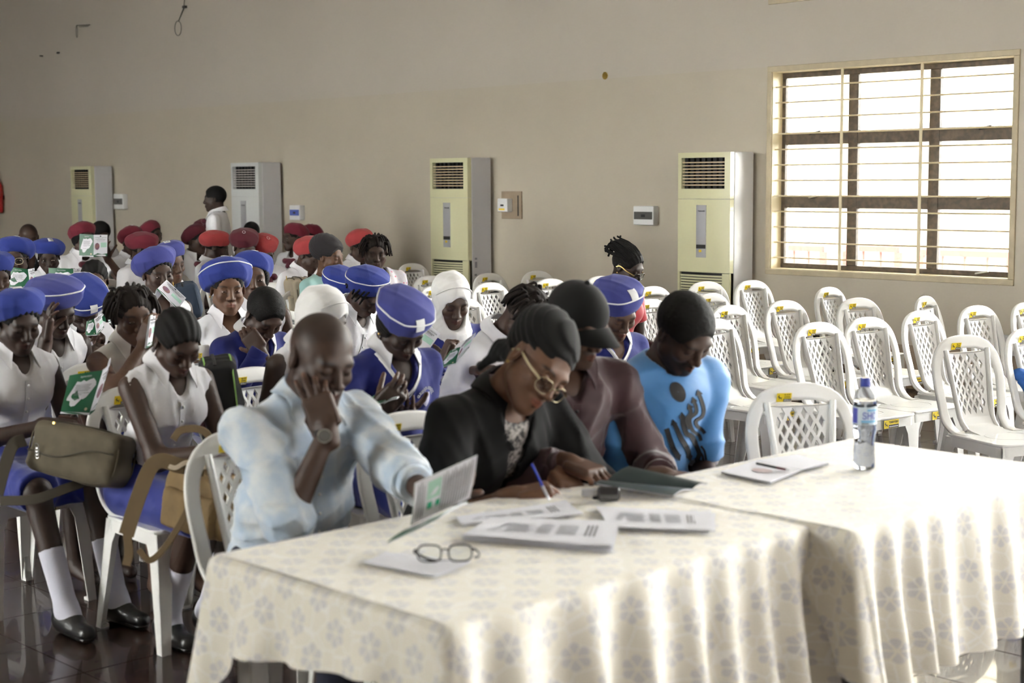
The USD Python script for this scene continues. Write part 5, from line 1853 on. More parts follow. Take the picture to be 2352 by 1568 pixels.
P32 = sit('woman_red', 'woman in a red top with tied-up dreadlocks and glasses', (1442, 612), 4, 'white chair under the woman in the red top', s=1.0, lean=.12, sh=.165, bust=.9, head=(6, 26, 0), skin='skin_dark', hz=1.13,
          face=dict(), hairdo='swept', top=dict(mat='red_top', sleeve=.6, neck='round', name='top', skirt='navy_cloth'))
P27 = sit('girl_bowed_beret', 'girl in blue beret bent low with braids falling past her ear', (842, 672), 4, 'white chair under the girl bent low with braids', s=.97, lean=.36, sh=.152, bust=.7, head=(6, 48, 4), skin='skin_deep', hz=1.08,
          face=dict(), hairdo='braids', hat=dict(kind='beret', mat='blue_felt', tilt=.10, back=.55, trim=1, size=1.05), top=D(BLOUSE))
P27b = sit('girl_small_beret', 'girl in blue beret hidden but for her cap and ear behind the bent girl', (778, 664), 4, 'white chair under the hidden girl with cap and ear showing', s=.93, lean=.40, sh=.148, head=(4, 50, 0), skin='skin_deep', hz=1.04,
           face=dict(), hairdo='cornrow', hat=dict(kind='beret', mat='blue_felt', tilt=.1, back=.5, trim=1), top=D(BLOUSE))
P23 = sit('girl_facing', 'girl in large blue beret facing the camera with lowered lids', (523, 662), -16, 'white chair under the girl facing the camera', s=.98, lean=.06, sh=.155, bust=.85, head=(-8, 6, 0), skin='skin_warm', hz=1.15,
          face=dict(lips=1.2, open=1), hairdo='cornrow', hat=dict(kind='beret', mat='blue_felt', tilt=.08, back=.55, trim=1, patch=(.0, .62), size=1.16, flat=.062, lobes=[(-.02, -.07, -.03, .06, .05, .06), (-.02, .06, -.01, .06, .05, .05)]), top=D(BLOUSE, deep=.10))
P24 = sit('girl_behind_facing', 'girl in blue beret looking out from behind the girl facing the camera', (580, 638), -22, 'white chair under the girl looking out from behind', s=.98, lean=.04, sh=.152, bust=.7, head=(-8, 4, 0), skin='skin_brown', hz=1.16,
          face=dict(open=2), hairdo='bob', hat=dict(kind='beret', mat='blue_felt', tilt=-.1, back=.62, patch=(.0, .8)), top=D(BLOUSE))
P3 = sit('girl_chin_on_hand', 'girl in a big blue beret propping her cheek on her hand', (128, 706), 2, 'white chair under the girl propping her cheek', s=.96, lean=.30, sh=.148, head=(2, 34, 8), skin='skin_dark', hz=1.13,
          face=dict(), hairdo='cornrow', hat=dict(kind='beret', mat='violet_felt', tilt=.0, back=.45, trim=1, size=1.16), arms={-1: dict(px=(104, 785, -.12), fpx=(110, 745, -.13), dr=(-.3, -.9, .2), pose='cheek', el=(.6, -.2, -1))}, top=D(BLOUSE))
P4 = sit('girl_cap_down', 'girl bowing so that only the flat top of her blue beret shows', (192, 702), -8, 'white chair under the girl who shows the top of her beret', s=.96, lean=.35, sh=.148, head=(-10, 50, 0), skin='skin_dark', hz=1.06,
          face=dict(), hairdo='cornrow', hat=dict(kind='beret', mat='blue_felt', tilt=.02, back=.08, trim=1, patch=(.25, -.08), size=1.05, flat=.03, crest=False), arms={-1: dict(px=(195, 815, -.2), f=(1, .2, .4), d=(0, -.5, .8), pose='grip'), 1: dict(px=(225, 780, .0), f=(.8, -.3, .4), d=(0, .6, .5), pose='grip')}, top=D(BLOUSE))
P6 = sit('girl_cornrows', 'girl with cornrows and no hat reading a green booklet', (217, 642), -14, 'white chair under the girl with cornrows and no hat', s=.95, lean=.10, sh=.148, head=(-14, 12, 0), skin='skin_brown', hz=1.1,
          face=dict(), hairdo='cornrow', top=D(BLOUSE, neck='round', collar='white_cotton'))
P7 = sit('girl_peeking', 'girl in blue beret peering over a raised booklet', (362, 626), -4, 'white chair under the girl peering over a booklet', s=.98, lean=.12, sh=.152, head=(-4, 10, 6), skin='skin_deep', hz=1.175,
          face=dict(open=1), hairdo='cornrow', hat=dict(kind='beret', mat='violet_felt', tilt=.14, back=.62, size=1.12), top=D(BLOUSE))
P8 = sit('girl_far_beret', 'girl in blue beret with a white patch sitting behind the raised booklet', (392, 604), 0, 'white chair under the far girl with a white cap patch', s=.98, lean=.08, sh=.155, bust=.8, head=(2, 10, 6), skin='skin_brown', hz=1.15,
          face=dict(), hairdo='bob', hat=dict(kind='beret', mat='violet_felt', tilt=.2, back=.5, patch=(-.05, .45), size=1.1), top=D(BLOUSE, deep=.10))
P9 = sit('girl_round_glasses', 'girl in blue beret and round glasses behind a green booklet', (36, 592), -20, 'white chair under the girl in round glasses', s=.98, lean=.08, sh=.152, head=(-14, 8, 0), skin='skin_deep', hz=1.17,
          face=dict(open=1), hairdo='cornrow', hat=dict(kind='beret', mat='blue_felt', tilt=-.06, back=.5, patch=(.1, .62), size=1.14), top=D(BLOUSE, mat='plaid', collar='white_cotton'))
P10 = sit('girl_behind_green', 'girl in blue beret with white badge hiding her mouth behind a booklet', (112, 588), -16, 'white chair under the girl hiding her mouth', s=.98, lean=.08, sh=.152, head=(-12, 20, 0), skin='skin_dark', hz=1.105,
           face=dict(open=1), hairdo='cornrow', hat=dict(kind='beret', mat='blue_felt', tilt=-.12, back=.42, patch=(.05, .35), size=1.12), arms={1: dict(px=(170, 655, -.16), fpx=(160, 618, -.17), dr=(.7, -.5, .2), pose='grip')}, top=D(BLOUSE))
P0 = sit('girl_edge', 'girl cut off by the left edge, only her blue beret and cheek in view', (-8, 632), -6, None, s=.98, lean=.1, sh=.152, head=(-6, 20, 0), skin='skin_deep', hz=1.12,
          face=dict(), hairdo='cornrow', hat=dict(kind='beret', mat='blue_felt', tilt=.1, back=.5), top=D(BLOUSE))

# --- those by the wall
P11 = sit('man_tie', 'bald man in a dark suit and striped tie at the far left', (66, 546), -16, 'white chair under the bald man in the tie', s=1.05, lean=.05, sh=.19, head=(-4, 12, 0), skin='skin_deep', hz=1.18,
          face=dict(jaw=1.2, stubble=.3, neck=1.1), hairdo=None, legs='trousers', top=dict(mat='black_suit', sleeve=1.9, neck='v', deep=.16, collar='white_cotton', name='jacket', tuck=False, inf=.02))
RB = lambda m, tilt, back, **k: dict(kind='beret', mat=m, tilt=tilt, back=min(back + .2, .7), **dict(dict(flat=.052, patch=(.1, .5), patch_mat=m, crest_mat='white_ink'), **k))
P12 = sit('girl_red_reading', 'pupil in a dark red beret behind the open green and white booklet', (192, 548), -8, 'white chair under the pupil with the open booklet', s=1.0, lean=.06, sh=.160, head=(8, 14, 0), skin='skin_deep', hz=1.18,
           face=dict(), hairdo='bob', hat=RB('maroon_felt', .0, .55, size=1.05), arms={1: dict(px=(246, 592, -.12), fpx=(238, 560, -.2), dr=(.5, -.85, 0), pose='grip', el=(-.2, .8, -1))}, top=D(SHIRT), legs='shorts')
P13 = sit('pupil_afro', 'pupil with a round dark afro beside the open booklet', (232, 540), -10, 'white chair under the pupil with the afro', s=1.0, lean=.06, sh=.155, head=(10, 24, 0), skin='skin_dark', hz=1.12, face=dict(), hairdo='afro', top=D(SHIRT), legs='shorts')
red = [
    ('a', 'pupil in a maroon beret and bow tie turned aside, left of the round red cap', (303, 556), -8, dict(head=(10, 16, 0), hat=RB('maroon_felt', .1, .5))),
    ('b', 'pupil in a red beret farthest back by the wall behind the maroon cap', (350, 540), 0, dict(head=(20, 4, 0), hat=RB('maroon_felt', .1, .75))),
    ('c', 'pupil seen only by a round crimson beret from behind', (331, 574), 20, dict(head=(20, 20, 0), hat=RB('maroon_felt', .0, .2, size=1.1, patch=None))),
    ('d', 'pupil with a folded dark red beret and big maroon bow tie', (452, 552), -4, dict(head=(18, 4, 0), hat=RB('dark_red_felt', .1, .75, size=1.05, patch=None))),
    ('e', 'pupil with dark red beret pulled forward beside the folded one', (476, 534), 6, dict(head=(24, 12, 0), hat=RB('dark_red_felt', .0, .05))),
    ('f', 'pupil seen by a coral red beret from behind, before the standing boy', (498, 568), 30, dict(head=(20, 20, 0), hat=RB('coral_felt', .0, .15, size=1.1, patch=None))),
    ('g', 'pupil in a dark red beret with a white emblem behind the facing girl', (562, 568), 0, dict(head=(-6, 24, 0), hat=RB('dark_red_felt', .1, .1, patch=(-.4, .45)))),
    ('h', 'pupil in a flat coral beret looking down at a green booklet', (606, 578), -10, dict(head=(-8, 30, 0), hat=RB('coral_felt', -.05, .05, flat=.035))),
    ('i', 'bareheaded boy half hidden behind the coral beret', (578, 536), -20, dict(head=(-10, 6, 0), hat=None, hairdo='short', face=dict(open=1))),
    ('j', 'pupil in a crimson beret looking away to the left', (674, 546), -70, dict(head=(-30, 0, 0), hat=RB('maroon_felt', .15, .15, patch=(-.7, .3)), face=dict(open=1))),
    ('k', 'pupil in a maroon beret just behind the one looking left', (714, 548), -40, dict(head=(-30, 6, 0), hat=RB('maroon_felt', .1, .4))),
    ('l', 'bent pupil with pink-red beret and bow tie behind the black turban', (712, 586), 6, dict(head=(10, 30, 0), hat=RB('coral_felt', .1, .7, patch=None), lean=.25)),
    ('m', 'pupil with a red beret half covered by the woman in floral blouse', (828, 566), -6, dict(head=(-4, 24, 0), hat=RB('coral_felt', .1, .6, patch=None))),
]
for k, lab, px, yaw, kw in red:
    kw = dict(dict(s=1.0, hz={'f': 1.115, 'g': 1.16, 'h': 1.12, 'k': 1.085, 'l': 1.11, 'e': 1.15, 'b': 1.14}.get(k, 1.13), lean=.08, sh=.158, skin='skin_deep', face=dict(), hairdo='cornrow', legs='shorts', top=D(SHIRT), res=1.1), **kw)
    short = lab.split(',')[0]
    sit('red_' + k, lab, px, yaw, 'white chair under the ' + ' '.join(short.split()[:11]), **kw)
P19 = sit('woman_turban', 'woman in a big black turban and pale teal blouse', (757, 590), 2, 'white chair under the woman in the black turban', s=1.0, lean=.06, sh=.165, bust=.9, head=(16, 8, 0), skin='skin_warm', hz=1.13,
          face=dict(lips=1.15), hairdo=None, hat=dict(kind='turban', mat='turban_cloth', big=1.12), top=dict(mat='teal_blouse', sleeve=1.6, neck='round', name='blouse', skirt='teal_blouse'))
P21 = sit('woman_floral', 'woman with short brown locks and white blouse with pink flowers', (862, 578), -22, 'white chair under the woman in the floral blouse', s=1.03, lean=.04, sh=.178, bust=1.0, head=(-10, 14, 0), skin='skin_deep', hz=1.145,
          face=dict(wide=1.04), hairdo='dreads', hair_mat='hair_brown', top=dict(mat='floral', sleeve=.85, neck='square', name='blouse', skirt='floral', flare=.02))
P22 = person('boy_standing', 'boy in white shirt and maroon bow tie standing by the pale air conditioner', (493, 456), -135, depth=14.5, s=1.0, lean=.06, sh=.160, head=(0, 4, 0), skin='skin_dark', face=dict(), hairdo='short', standing=True, legs='trousers', top=D(SHIRT, trousers='maroon_cloth'), shoes=True,
             arms={1: dict(at=(.10, .25, .80), f=(0, 0, -1), d=(0, 1, 0)), -1: dict(at=(.10, -.25, .80), f=(0, 0, -1), d=(0, -1, 0))})
# ---------------------------------------------------------------- booklets
mat('paper', (.78, .78, .84), .6)
mat('booklet_green', (.012, .10, .045), .4)
mat('page_green', (.42, .66, .55), .6)
mat('deep_green', (.02, .30, .16), .5)
mat('portrait', (.16, .07, .16), .5, col2=(.30, .16, .12), vscale=60)
mat('booklet_dark', (.03, .045, .045), .4)
MAPSH = Polygon([(.10, .40), (.16, .52), (.24, .68), (.30, .80), (.42, .78), (.50, .82), (.58, .78), (.70, .82), (.80, .84), (.90, .76), (.93, .68), (.86, .58), (.80, .50), (.72, .40), (.64, .36), (.58, .36), (.50, .28), (.42, .20), (.30, .18), (.24, .22), (.22, .32), (.10, .34)])
rngb = np.random.default_rng(12)


def leaf(par, S0, S1, A0, A1, kind, curl=.012, first=True, page=True, sheets=2):
    """One leaf of an open booklet: spine from S0 (foot) to S1 (head), outer edge A0, A1. kind: back | front | text | plain."""
    S0, S1, A0, A1 = (np.asarray(q, float) for q in (S0, S1, A0, A1))
    right = unit((S0 + S1 - A0 - A1) if kind == 'back' else (A0 + A1 - S0 - S1))
    up = unit(S1 - S0 + A1 - A0)
    n = unit(np.cross(right, up))
    w = .5 * (np.linalg.norm(A0 - S0) + np.linalg.norm(A1 - S1))
    hgt = np.linalg.norm(S1 - S0)

    def S(u, v, z):
        u, v, z = np.broadcast_arrays(u, v, z)
        p = (S0 * (1 - v)[..., None] + S1 * v[..., None]) * (1 - u)[..., None] + (A0 * (1 - v)[..., None] + A1 * v[..., None]) * u[..., None]
        return p + n * (curl * np.sin(np.pi * u * .9) + z)[..., None]

    def sheet(z, t, ins):
        u, v = np.meshgrid(np.linspace(0, 1 - ins, 9), np.linspace(ins * .5, 1 - ins * .5, 4), indexing='ij')
        return thick(S(u, v, z + 0 * u), t)

    def mapped(m2, z):
        m2 = m2.copy()
        q = np.asarray(m2.vertices)
        x = q[:, 0] if kind != 'back' else 1 - q[:, 0]
        m2.vertices = S(x, q[:, 1], z + q[:, 2])
        return m2

    def flat(poly, z=.0014, t=.0003):
        return mapped(prism(shapely.segmentize(poly, .12), t), z)
    c = {'back': 'booklet_green', 'front': 'paper', 'text': 'paper', 'plain': 'booklet_dark'}[kind]
    cv = obj('cover' if kind != 'text' else 'page', sheet(0, .0012, 0), c, par, smooth=60)
    for k in range(sheets if page else 0):
        obj('page', sheet(-.0018 - .0016 * k, .0006, .012 + .01 * k), 'paper', par, smooth=60)
    if kind == 'text':
        obj('cover', sheet(-.0034, .0012, -.012), 'booklet_green', par, smooth=60)

    def words(s, x0, y, h, m, wd):
        t = text(s, h / hgt, (0, 0, 0), (1, 0, 0), (0, 1, 0), .0002, wd)
        t.apply_translation([x0, y, 0])
        obj('lettering', mapped(t, .0018), m, cv, smooth=False)
    if kind == 'back':
        obj('map', flat(MAPSH), 'paper', cv, smooth=False)
        words('Appreciation', .36, .885, .008, 'paper', .34)
        obj('text_lines', [flat(sbox(.28 + .02 * (k % 2), y, .78 - .03 * (k % 3) - (.2 if k > 6 else 0), y + .012), .0019) for k, y in enumerate((.70, .67, .64, .61, .58, .55, .50, .46, .36))], 'grey_ink', cv, smooth=False)
        obj('emblem', flat(Polygon([(.83 + .05 * math.cos(a), .13 + .035 * math.sin(a)) for a in np.linspace(0, 6.2, 14)])), 'trim_paint', cv, smooth=False)
        obj('foot_strip', flat(sbox(.0, .0, 1, .05)), 'paper', cv, smooth=False)
    elif kind == 'front':
        obj('emblem', flat(Polygon([(.5 + .05 * math.cos(a), .93 + .035 * math.sin(a)) for a in np.linspace(0, 6.2, 14)])), 'navy_cloth', cv, smooth=False)
        words('GOVERNMENT FOUNDATION', .08, .855, .006, 'black_ink', .84)
        words('of the Oil Resource', .14, .775, .006, 'black_ink', .72)
        words('THEATRE CENTRE', .2, .735, .005, 'grey_ink', .6)
        obj('text_lines', [flat(sbox(.3, .815, .7, .823), .0018), flat(sbox(.25, .70, .75, .707), .0018)], 'grey_ink', cv, smooth=False)
        obj('portrait', flat(Polygon([(.26 + .17 * math.cos(a), .47 + .16 * math.sin(a)) for a in np.linspace(0, 6.2, 20)])), 'portrait', cv, smooth=False)
        obj('green_panel', flat(sbox(.52, .42, .95, .64)), 'page_green', cv, smooth=False)
        obj('foot_band', flat(Polygon([(.0, .0), (1, 0), (1, .13), (.6, .10), (.3, .16), (0, .08)])), 'booklet_green', cv, smooth=False)
    elif kind == 'text':
        obj('text_lines', [flat(sbox(.06, y, .94 - .06 * (k % 3), y + .012), .0018) for k, y in enumerate(np.linspace(.06, .92, 20)) if not .52 < y < .80], 'grey_ink', cv, smooth=False)
        obj('green_panel', flat(sbox(.42, .56, .86, .78)), 'page_green', cv, smooth=False)
        obj('green_label', flat(sbox(.20, .68, .36, .76)), 'deep_green', cv, smooth=False)
        obj('green_label', flat(sbox(.20, .55, .34, .62)), 'deep_green', cv, smooth=False)
    return S


def booklet(label, d, leaves, cat='booklet', group=None):
    """leaves: (kind, S0, S1, A0, A1, curl) of pixels (x, y, distance offset) at distance d."""
    pts = [W(q[0], q[1], d + (q[2] if len(q) > 2 else 0)) for lf in leaves for q in lf[1:5]]
    o = np.mean(pts, 0)
    t = thing('booklet', label, cat, o, 0, group)
    for k, lf in enumerate(leaves):
        P = [W(q[0], q[1], d + (q[2] if len(q) > 2 else 0)) - o for q in lf[1:5]]
        leaf(t, *P, lf[0], lf[5] if len(lf) > 5 else .01)
    return t


hd = lambda k: PEOPLE[k]['hdepth']
booklet('open booklet the man in pale blue holds over the table, its text page up', 3.78, [
    ('text', (1079, 1143, .06), (944, 1206, .02), (1096, 1045, .10), (952, 1110, .04), .012),
    ('back', (1074, 1152, .04), (946, 1210, .0), (1006, 1190, -.10), (890, 1246, -.16), .004)])
booklet('green booklet with a white map shape held at the left edge above the khaki bag', hd('girl_left_beret') - .30, [
    ('back', (204, 953), (236, 850, .03), (138, 950, -.03), (160, 862), .01), ('front', (204, 953), (236, 850, .03), (224, 915, .12), (252, 820, .14), .012)])
booklet('open green and white booklet held up far back before the afro', hd('girl_red_reading') - .32, [
    ('back', (215, 590, -.03), (215, 539, -.03), (182, 589), (183, 537), .004), ('front', (215, 590, -.03), (215, 539, -.03), (246, 588), (247, 539), .004)])
booklet('green booklet raised before the girl in round glasses', hd('girl_round_glasses') - .30, [
    ('back', (70, 668), (64, 618), (8, 662), (20, 613), .01), ('front', (70, 668), (64, 618), (80, 660, .12), (78, 615, .12), .01)])
booklet('green booklet hiding the mouth of a girl in blue beret, second from the left', hd('girl_behind_green') - .28, [
    ('back', (172, 668), (168, 617), (112, 664), (112, 615), .01), ('front', (172, 668), (168, 617), (184, 660, .12), (182, 616, .12), .01)])
booklet('green booklet below the chin of the girl with cornrows', hd('girl_cornrows') - .34, [
    ('back', (244, 745), (251, 694), (206, 752), (214, 702), .008), ('front', (244, 745), (251, 694), (262, 738, .1), (268, 692, .1), .008)])
booklet('booklet folded back in the hands of the girl who shows only her beret top', hd('girl_cap_down') - .20, [
    ('back', (222, 770), (216, 732), (196, 772), (199, 738), .004), ('front', (222, 770), (216, 732), (238, 752, .06), (232, 720, .06), .004)])
booklet('white-backed booklet tilted before the eyes of the peeping girl', hd('girl_peeking') - .30, [
    ('front', (360, 664), (383, 642), (408, 712, -.04), (428, 684, -.04), .006), ('back', (360, 664), (383, 642), (352, 700, .06), (372, 674, .06), .006)])
booklet('booklet seen almost edge-on in the hand of the smiling girl', hd('girl_smiling') - .20, [
    ('back', (334, 800, -.06), (344, 726, -.06), (341, 792, .10), (351, 722, .10), .004), ('front', (334, 800, -.06), (344, 726, -.06), (348, 790, .04), (357, 724, .04), .004)])
booklet('white booklet cover slanting beside the hijab girl with the raised thumb', hd('girl_hijab_thumb') - .27, [
    ('front', (926, 781), (962, 730), (976, 816, -.03), (1012, 766, -.03), .004), ('back', (926, 781), (962, 730), (960, 800, .08), (996, 752, .08), .004)])
booklet('booklet lying open on the lap of the girl with the flat blue beret', hd('girl_flat_beret') - .26, [
    ('text', (878, 926, -.05), (900, 910, .10), (836, 924, -.05), (862, 908, .10), .006), ('front', (880, 926, -.05), (902, 910, .10), (912, 915, -.05), (930, 900, .10), .004)])
booklet('curling booklet held under the arm of the girl with long locks', hd('girl_locks_bent') - .16, [
    ('front', (1046, 836), (1058, 796), (1078, 800, -.02), (1094, 764, -.02), .012), ('back', (1046, 836), (1058, 796), (1006, 848, .02), (1034, 806, .02), .006)])
booklet('green booklet under the face of the pupil in the flat coral beret', hd('red_h') - .3, [
    ('back', (612, 640), (610, 612), (598, 626), (594, 598), .003), ('front', (612, 640), (610, 612), (622, 632, .05), (620, 604, .05), .003)])

# ---------------------------------------------------------------- on the tables
TZ1, TZ2 = .757, .762


def on_table(px, z):
    return np.array([at_z(x, y, z) for x, y in px])


def sheets(label, px, z, n, lines=8, name='paper_stack', head=True):
    q = on_table(px, z)
    o = q.mean(0)
    o[2] = z
    t = thing(name, label, 'paper', o)
    top = None
    for k in range(n):
        a = rngb.uniform(-.03, .03)
        c, s_ = math.cos(a), math.sin(a)
        R2 = np.array([[c, -s_], [s_, c]])
        p = (q[:, :2] - o[:2]) @ R2.T + rngb.uniform(-.006, .006, 2)
        g = np.linspace(0, 1, 6)
        u, v = np.meshgrid(g, g, indexing='ij')
        P = (p[0] * ((1 - u) * (1 - v))[..., None] + p[1] * ((1 - u) * v)[..., None] + p[2] * (u * v)[..., None] + p[3] * (u * (1 - v))[..., None])
        Z = .002 + .0022 * k + .004 * meshkit.noise(np.stack([P[..., 0] * 9, P[..., 1] * 9, 0 * u + k * 3], -1)) * (u > .9)
        top = obj('sheet', thick(np.concatenate([P, Z[..., None]], -1), .0008), 'paper', t, smooth=60)
        P0 = p
    zz = .002 + .0022 * (n - 1) + .0012
    f = lambda u, v: np.append(P0[0] * (1 - u) * (1 - v) + P0[1] * (1 - u) * v + P0[2] * u * v + P0[3] * u * (1 - v), zz)
    ls = []

    def strip(u0, v0, u1, v1):
        return trimesh.Trimesh([f(u0, v0), f(u1, v0), f(u1, v1), f(u0, v1)], [[0, 1, 2], [0, 2, 3]], process=False)
    for k in range(lines):
        v = .30 + .055 * k
        ls += [strip(u, v, u + w, v + .018) for u, w in ((.10 + .012 * k, .06), (.22, .16 + .02 * (k % 3)), (.44, .10), (.58, .14))]
    if head:
        ls += [strip(.78 + .03 * k, .30, .795 + .03 * k, .75) for k in range(3)]
    obj('printed_lines', ls, 'grey_ink', top, smooth=False)
    return t


sheets('thick stack of printed sheets in the middle of the left table', [(1064, 1240), (1122, 1200), (1420, 1208), (1408, 1268)], TZ1, 6)
sheets('second stack of printed sheets right of the thick one', [(1400, 1216), (1374, 1168), (1638, 1184), (1634, 1225)], TZ1, 4)
sheets("loose sheet under the writing woman's hands", [(1060, 1208), (1048, 1191), (1297, 1154), (1338, 1185)], TZ1, 2, 6, 'paper_sheet')
sheets('white sheet with black glasses lying on it', [(836, 1294), (890, 1271), (1083, 1293), (1003, 1326)], TZ1, 2, 0, 'paper_sheet', False)

# folded glasses
c = at_z(1022, 1291, TZ1 + .006)
ex = unit(on_table([(958, 1290)], TZ1)[0] * -1 + on_table([(1080, 1288)], TZ1)[0])
ey = unit(V(0, 0, 1) * .92 + unit(V(ex[1], -ex[0], 0)) * -.38)
ez = np.cross(ex, ey)
G = np.stack([ex, ey, ez], 1)
t = thing('glasses', 'pair of dark-framed glasses standing folded on the white sheet', 'glasses', c)
for s in (-1, 1):
    a = np.linspace(0, 2 * np.pi, 34)[:-1]
    x = np.sign(np.cos(a)) * np.abs(np.cos(a)) ** .6 * .0275 + s * .036
    y = np.sign(np.sin(a)) * np.abs(np.sin(a)) ** .7 * .0195 + .0215
    P = np.stack([x, y, .006 * (x / .07) ** 2], 1)
    obj('rim', tube(P @ G.T, .0022, 6, closed=True), 'frame_black', t, smooth=True)
    f = [[len(P), i, (i + 1) % len(P)] for i in range(len(P))]
    obj('lens', trimesh.Trimesh(np.vstack([P, P.mean(0)]) @ G.T, f, process=False), 'lens', t, smooth=False)
    T = [(s * .066, .03, .004), (s * .071, .026, -.01), (s * .03, .012 + .004 * s, -.026 - .008 * s), (-s * .03, .010 + .004 * s, -.034 - .008 * s), (-s * .052, .003, -.03 - .01 * s)] if s < 0 else [(s * .066, .03, .004), (s * .074, .024, .02), (s * .080, .010, .042), (s * .076, .004, .05), (s * .068, .003, .054)]
    obj('temple', sweep(spline(np.array(T) @ G.T, 16), rrect(.0028, .006, .0012, 2)), 'frame_black', t, smooth=40)
obj('bridge', tube(spline(np.array([(-.010, .027, 0), (0, .031, .002), (.010, .027, 0)]) @ G.T, 8), .0022, 6), 'frame_black', t, smooth=True)

# small device with clip
c = at_z(1398, 1150, TZ1)
dx, dy = unit(at_z(1424, 1150, TZ1) - c), None
dy = np.cross(V(0, 0, 1), dx)
t = thing('device', "small black device with a metal clip beside the writing woman's hand", 'device', c)
M = np.stack([dx, dy, V(0, 0, 1)], 1)
obj('case', move(bx(V(-.032, -.012, 0), V(.032, .022, .038), .009), (0, 0, .001), M), 'frame_black', t)
obj('side_band', move(bx(V(-.024, -.0135, .008), V(.024, -.011, .020), .001), (0, 0, 0), M), 'smoke_cover', t)
obj('clip', move(bx(V(-.075, .0, .012), V(-.034, .018, .032), .003), (0, 0, 0), M), 'silver', t)
obj('clip_joint', move(bx(V(-.045, -.002, .004), V(-.03, .014, .014), .002), (0, 0, 0), M), 'dark', t)

# dark open booklet before the man in maroon
o = at_z(1500, 1115, TZ1)
t = thing('booklet', 'dark-covered booklet lying open and bowed before the man in maroon', 'booklet', o)
q = lambda x, y, z: at_z(x, y, TZ1 + z) - o
leaf(t, q(1390, 1108, .006), q(1590, 1122, .006), q(1368, 1112, .03), q(1546, 1140, .008), 'plain', .010, sheets=3)
leaf(t, q(1590, 1122, .006), q(1390, 1108, .006), q(1624, 1112, .012), q(1444, 1072, .05), 'plain', .012, sheets=3)

# notebook and pen
o = at_z(1790, 1080, TZ2)
t = thing('notebook', 'open white notebook with a faint picture lying before the empty chair', 'notebook', o)
q = lambda x, y, z=.003: at_z(x, y, TZ2 + z) - o
L1 = [q(1656, 1086), q(1737, 1060), q(1838, 1082), q(1770, 1110)]
L2 = [q(1737, 1059), q(1832, 1047), q(1904, 1067), q(1838, 1081)]
for nm, L_ in (('left_leaf', L1), ('right_leaf', L2)):
    for k in range(3):
        g = np.linspace(0, 1, 5)
        u, v = np.meshgrid(g, g, indexing='ij')
        P = sum(L_[i] * w[..., None] for i, w in enumerate(((1 - u) * (1 - v), (1 - u) * v, u * v, u * (1 - v))))
        obj('page' if k else 'cover', thick(P + V(0, 0, .0022 * k), .0012), 'paper' if k else 'grey_ink', t, smooth=False)
cen = .25 * sum(L1) + V(0, 0, .0075)
e1, e2 = unit(L1[2] - L1[1]), unit(L1[1] - L1[0])
obj('picture', plate(Polygon([(.036 * math.cos(a), .026 * math.sin(a)) for a in np.linspace(0, 6.2, 22)]), cen + e1 * .006 - e2 * .006, e1, np.cross(V(0, 0, 1), e1), .0004), 'rose_print' if 'rose_print' in MAT else mat('rose_print', (.62, .50, .52), .6), t, smooth=False)


def pen(label, a, b, body, cap, r=.0042):
    m = (a + b) / 2
    t = thing('pen', label, 'pen', m)
    d = b - a
    obj('barrel', tube([a - m, a + d * .62 - m], r, 8), body, t, smooth=30)
    obj('grip', tube([a + d * .62 - m, a + d * .9 - m], r * 1.05, 8), cap, t, smooth=30)
    obj('tip', tube([a + d * .9 - m, b - m], r, 8, scale=np.array([1, .25])), 'silver', t, smooth=30)


mat('pen_blue', (.03, .05, .32), .25, coat=.3)
pen('slim black pen lying across the open notebook', at_z(1738, 1064, TZ2 + .017), at_z(1814, 1080, TZ2 + .015), 'frame_black', 'maroon_cloth')
wz = PEOPLE['woman_blazer']
pa = W(1222, 1066, (CAM - CAM) @ FWD + (wz['Ry'] @ wz['wri'][-1] + wz['loc'] - CAM) @ FWD + .03)
pb = at_z(1262, 1150, TZ1 + .004)
pen('blue pen in the hand of the woman in the black blazer', pa, pb, 'pen_blue', 'silver')

# water bottle
c = at_z(1984, 1077, TZ2)
t = thing('water_bottle', 'clear plastic water bottle with blue cap on the right table', 'bottle', c)
prof = [(.0, .001), (.026, .001), (.032, .006), (.033, .03), (.0315, .06), (.030, .085), (.0325, .105), (.0355, .118), (.0355, .128), (.0342, .132), (.0355, .137), (.0355, .20), (.034, .207), (.0355, .213), (.033, .228), (.026, .243), (.016, .252), (.0135, .256), (.0135, .268)]
obj('bottle_shell', lathe(prof + [(q[0] - .0008, q[1]) for q in prof[::-1] if q[0] > 0] + [(0, .002)], 36), 'bottle_plastic', t, smooth=50)
obj('water', lathe([(0, .003)] + [(q[0] - .0012, q[1] + .002) for q in prof[1:14]] + [(0, .2115)], 36), 'water', t, smooth=50)
obj('cap', lathe([(0, .284), (.0145, .284), (.0155, .281), (.0155, .262), (.0, .262)], 30), 'pen_blue', t, smooth=40)
obj('cap_ring', lathe([(.0135, .2605), (.0158, .2605), (.0158, .256), (.0135, .256)], 30), 'pen_blue', t, smooth=40)
LB = dict(a0=-math.pi, z0=.142, z1=.196, r=.0361)
to_cam = math.atan2(CAM[1] - c[1], CAM[0] - c[0])


def lab(a0, a1, z0, z1, r):
    a = np.linspace(a0, a1, max(3, int(abs(a1 - a0) / .12) + 2))
    P = np.stack([np.stack([r * np.cos(a + to_cam), r * np.sin(a + to_cam), 0 * a + z], 1) for z in (z0, z1)])
    return grid_mesh(P.transpose(1, 0, 2))


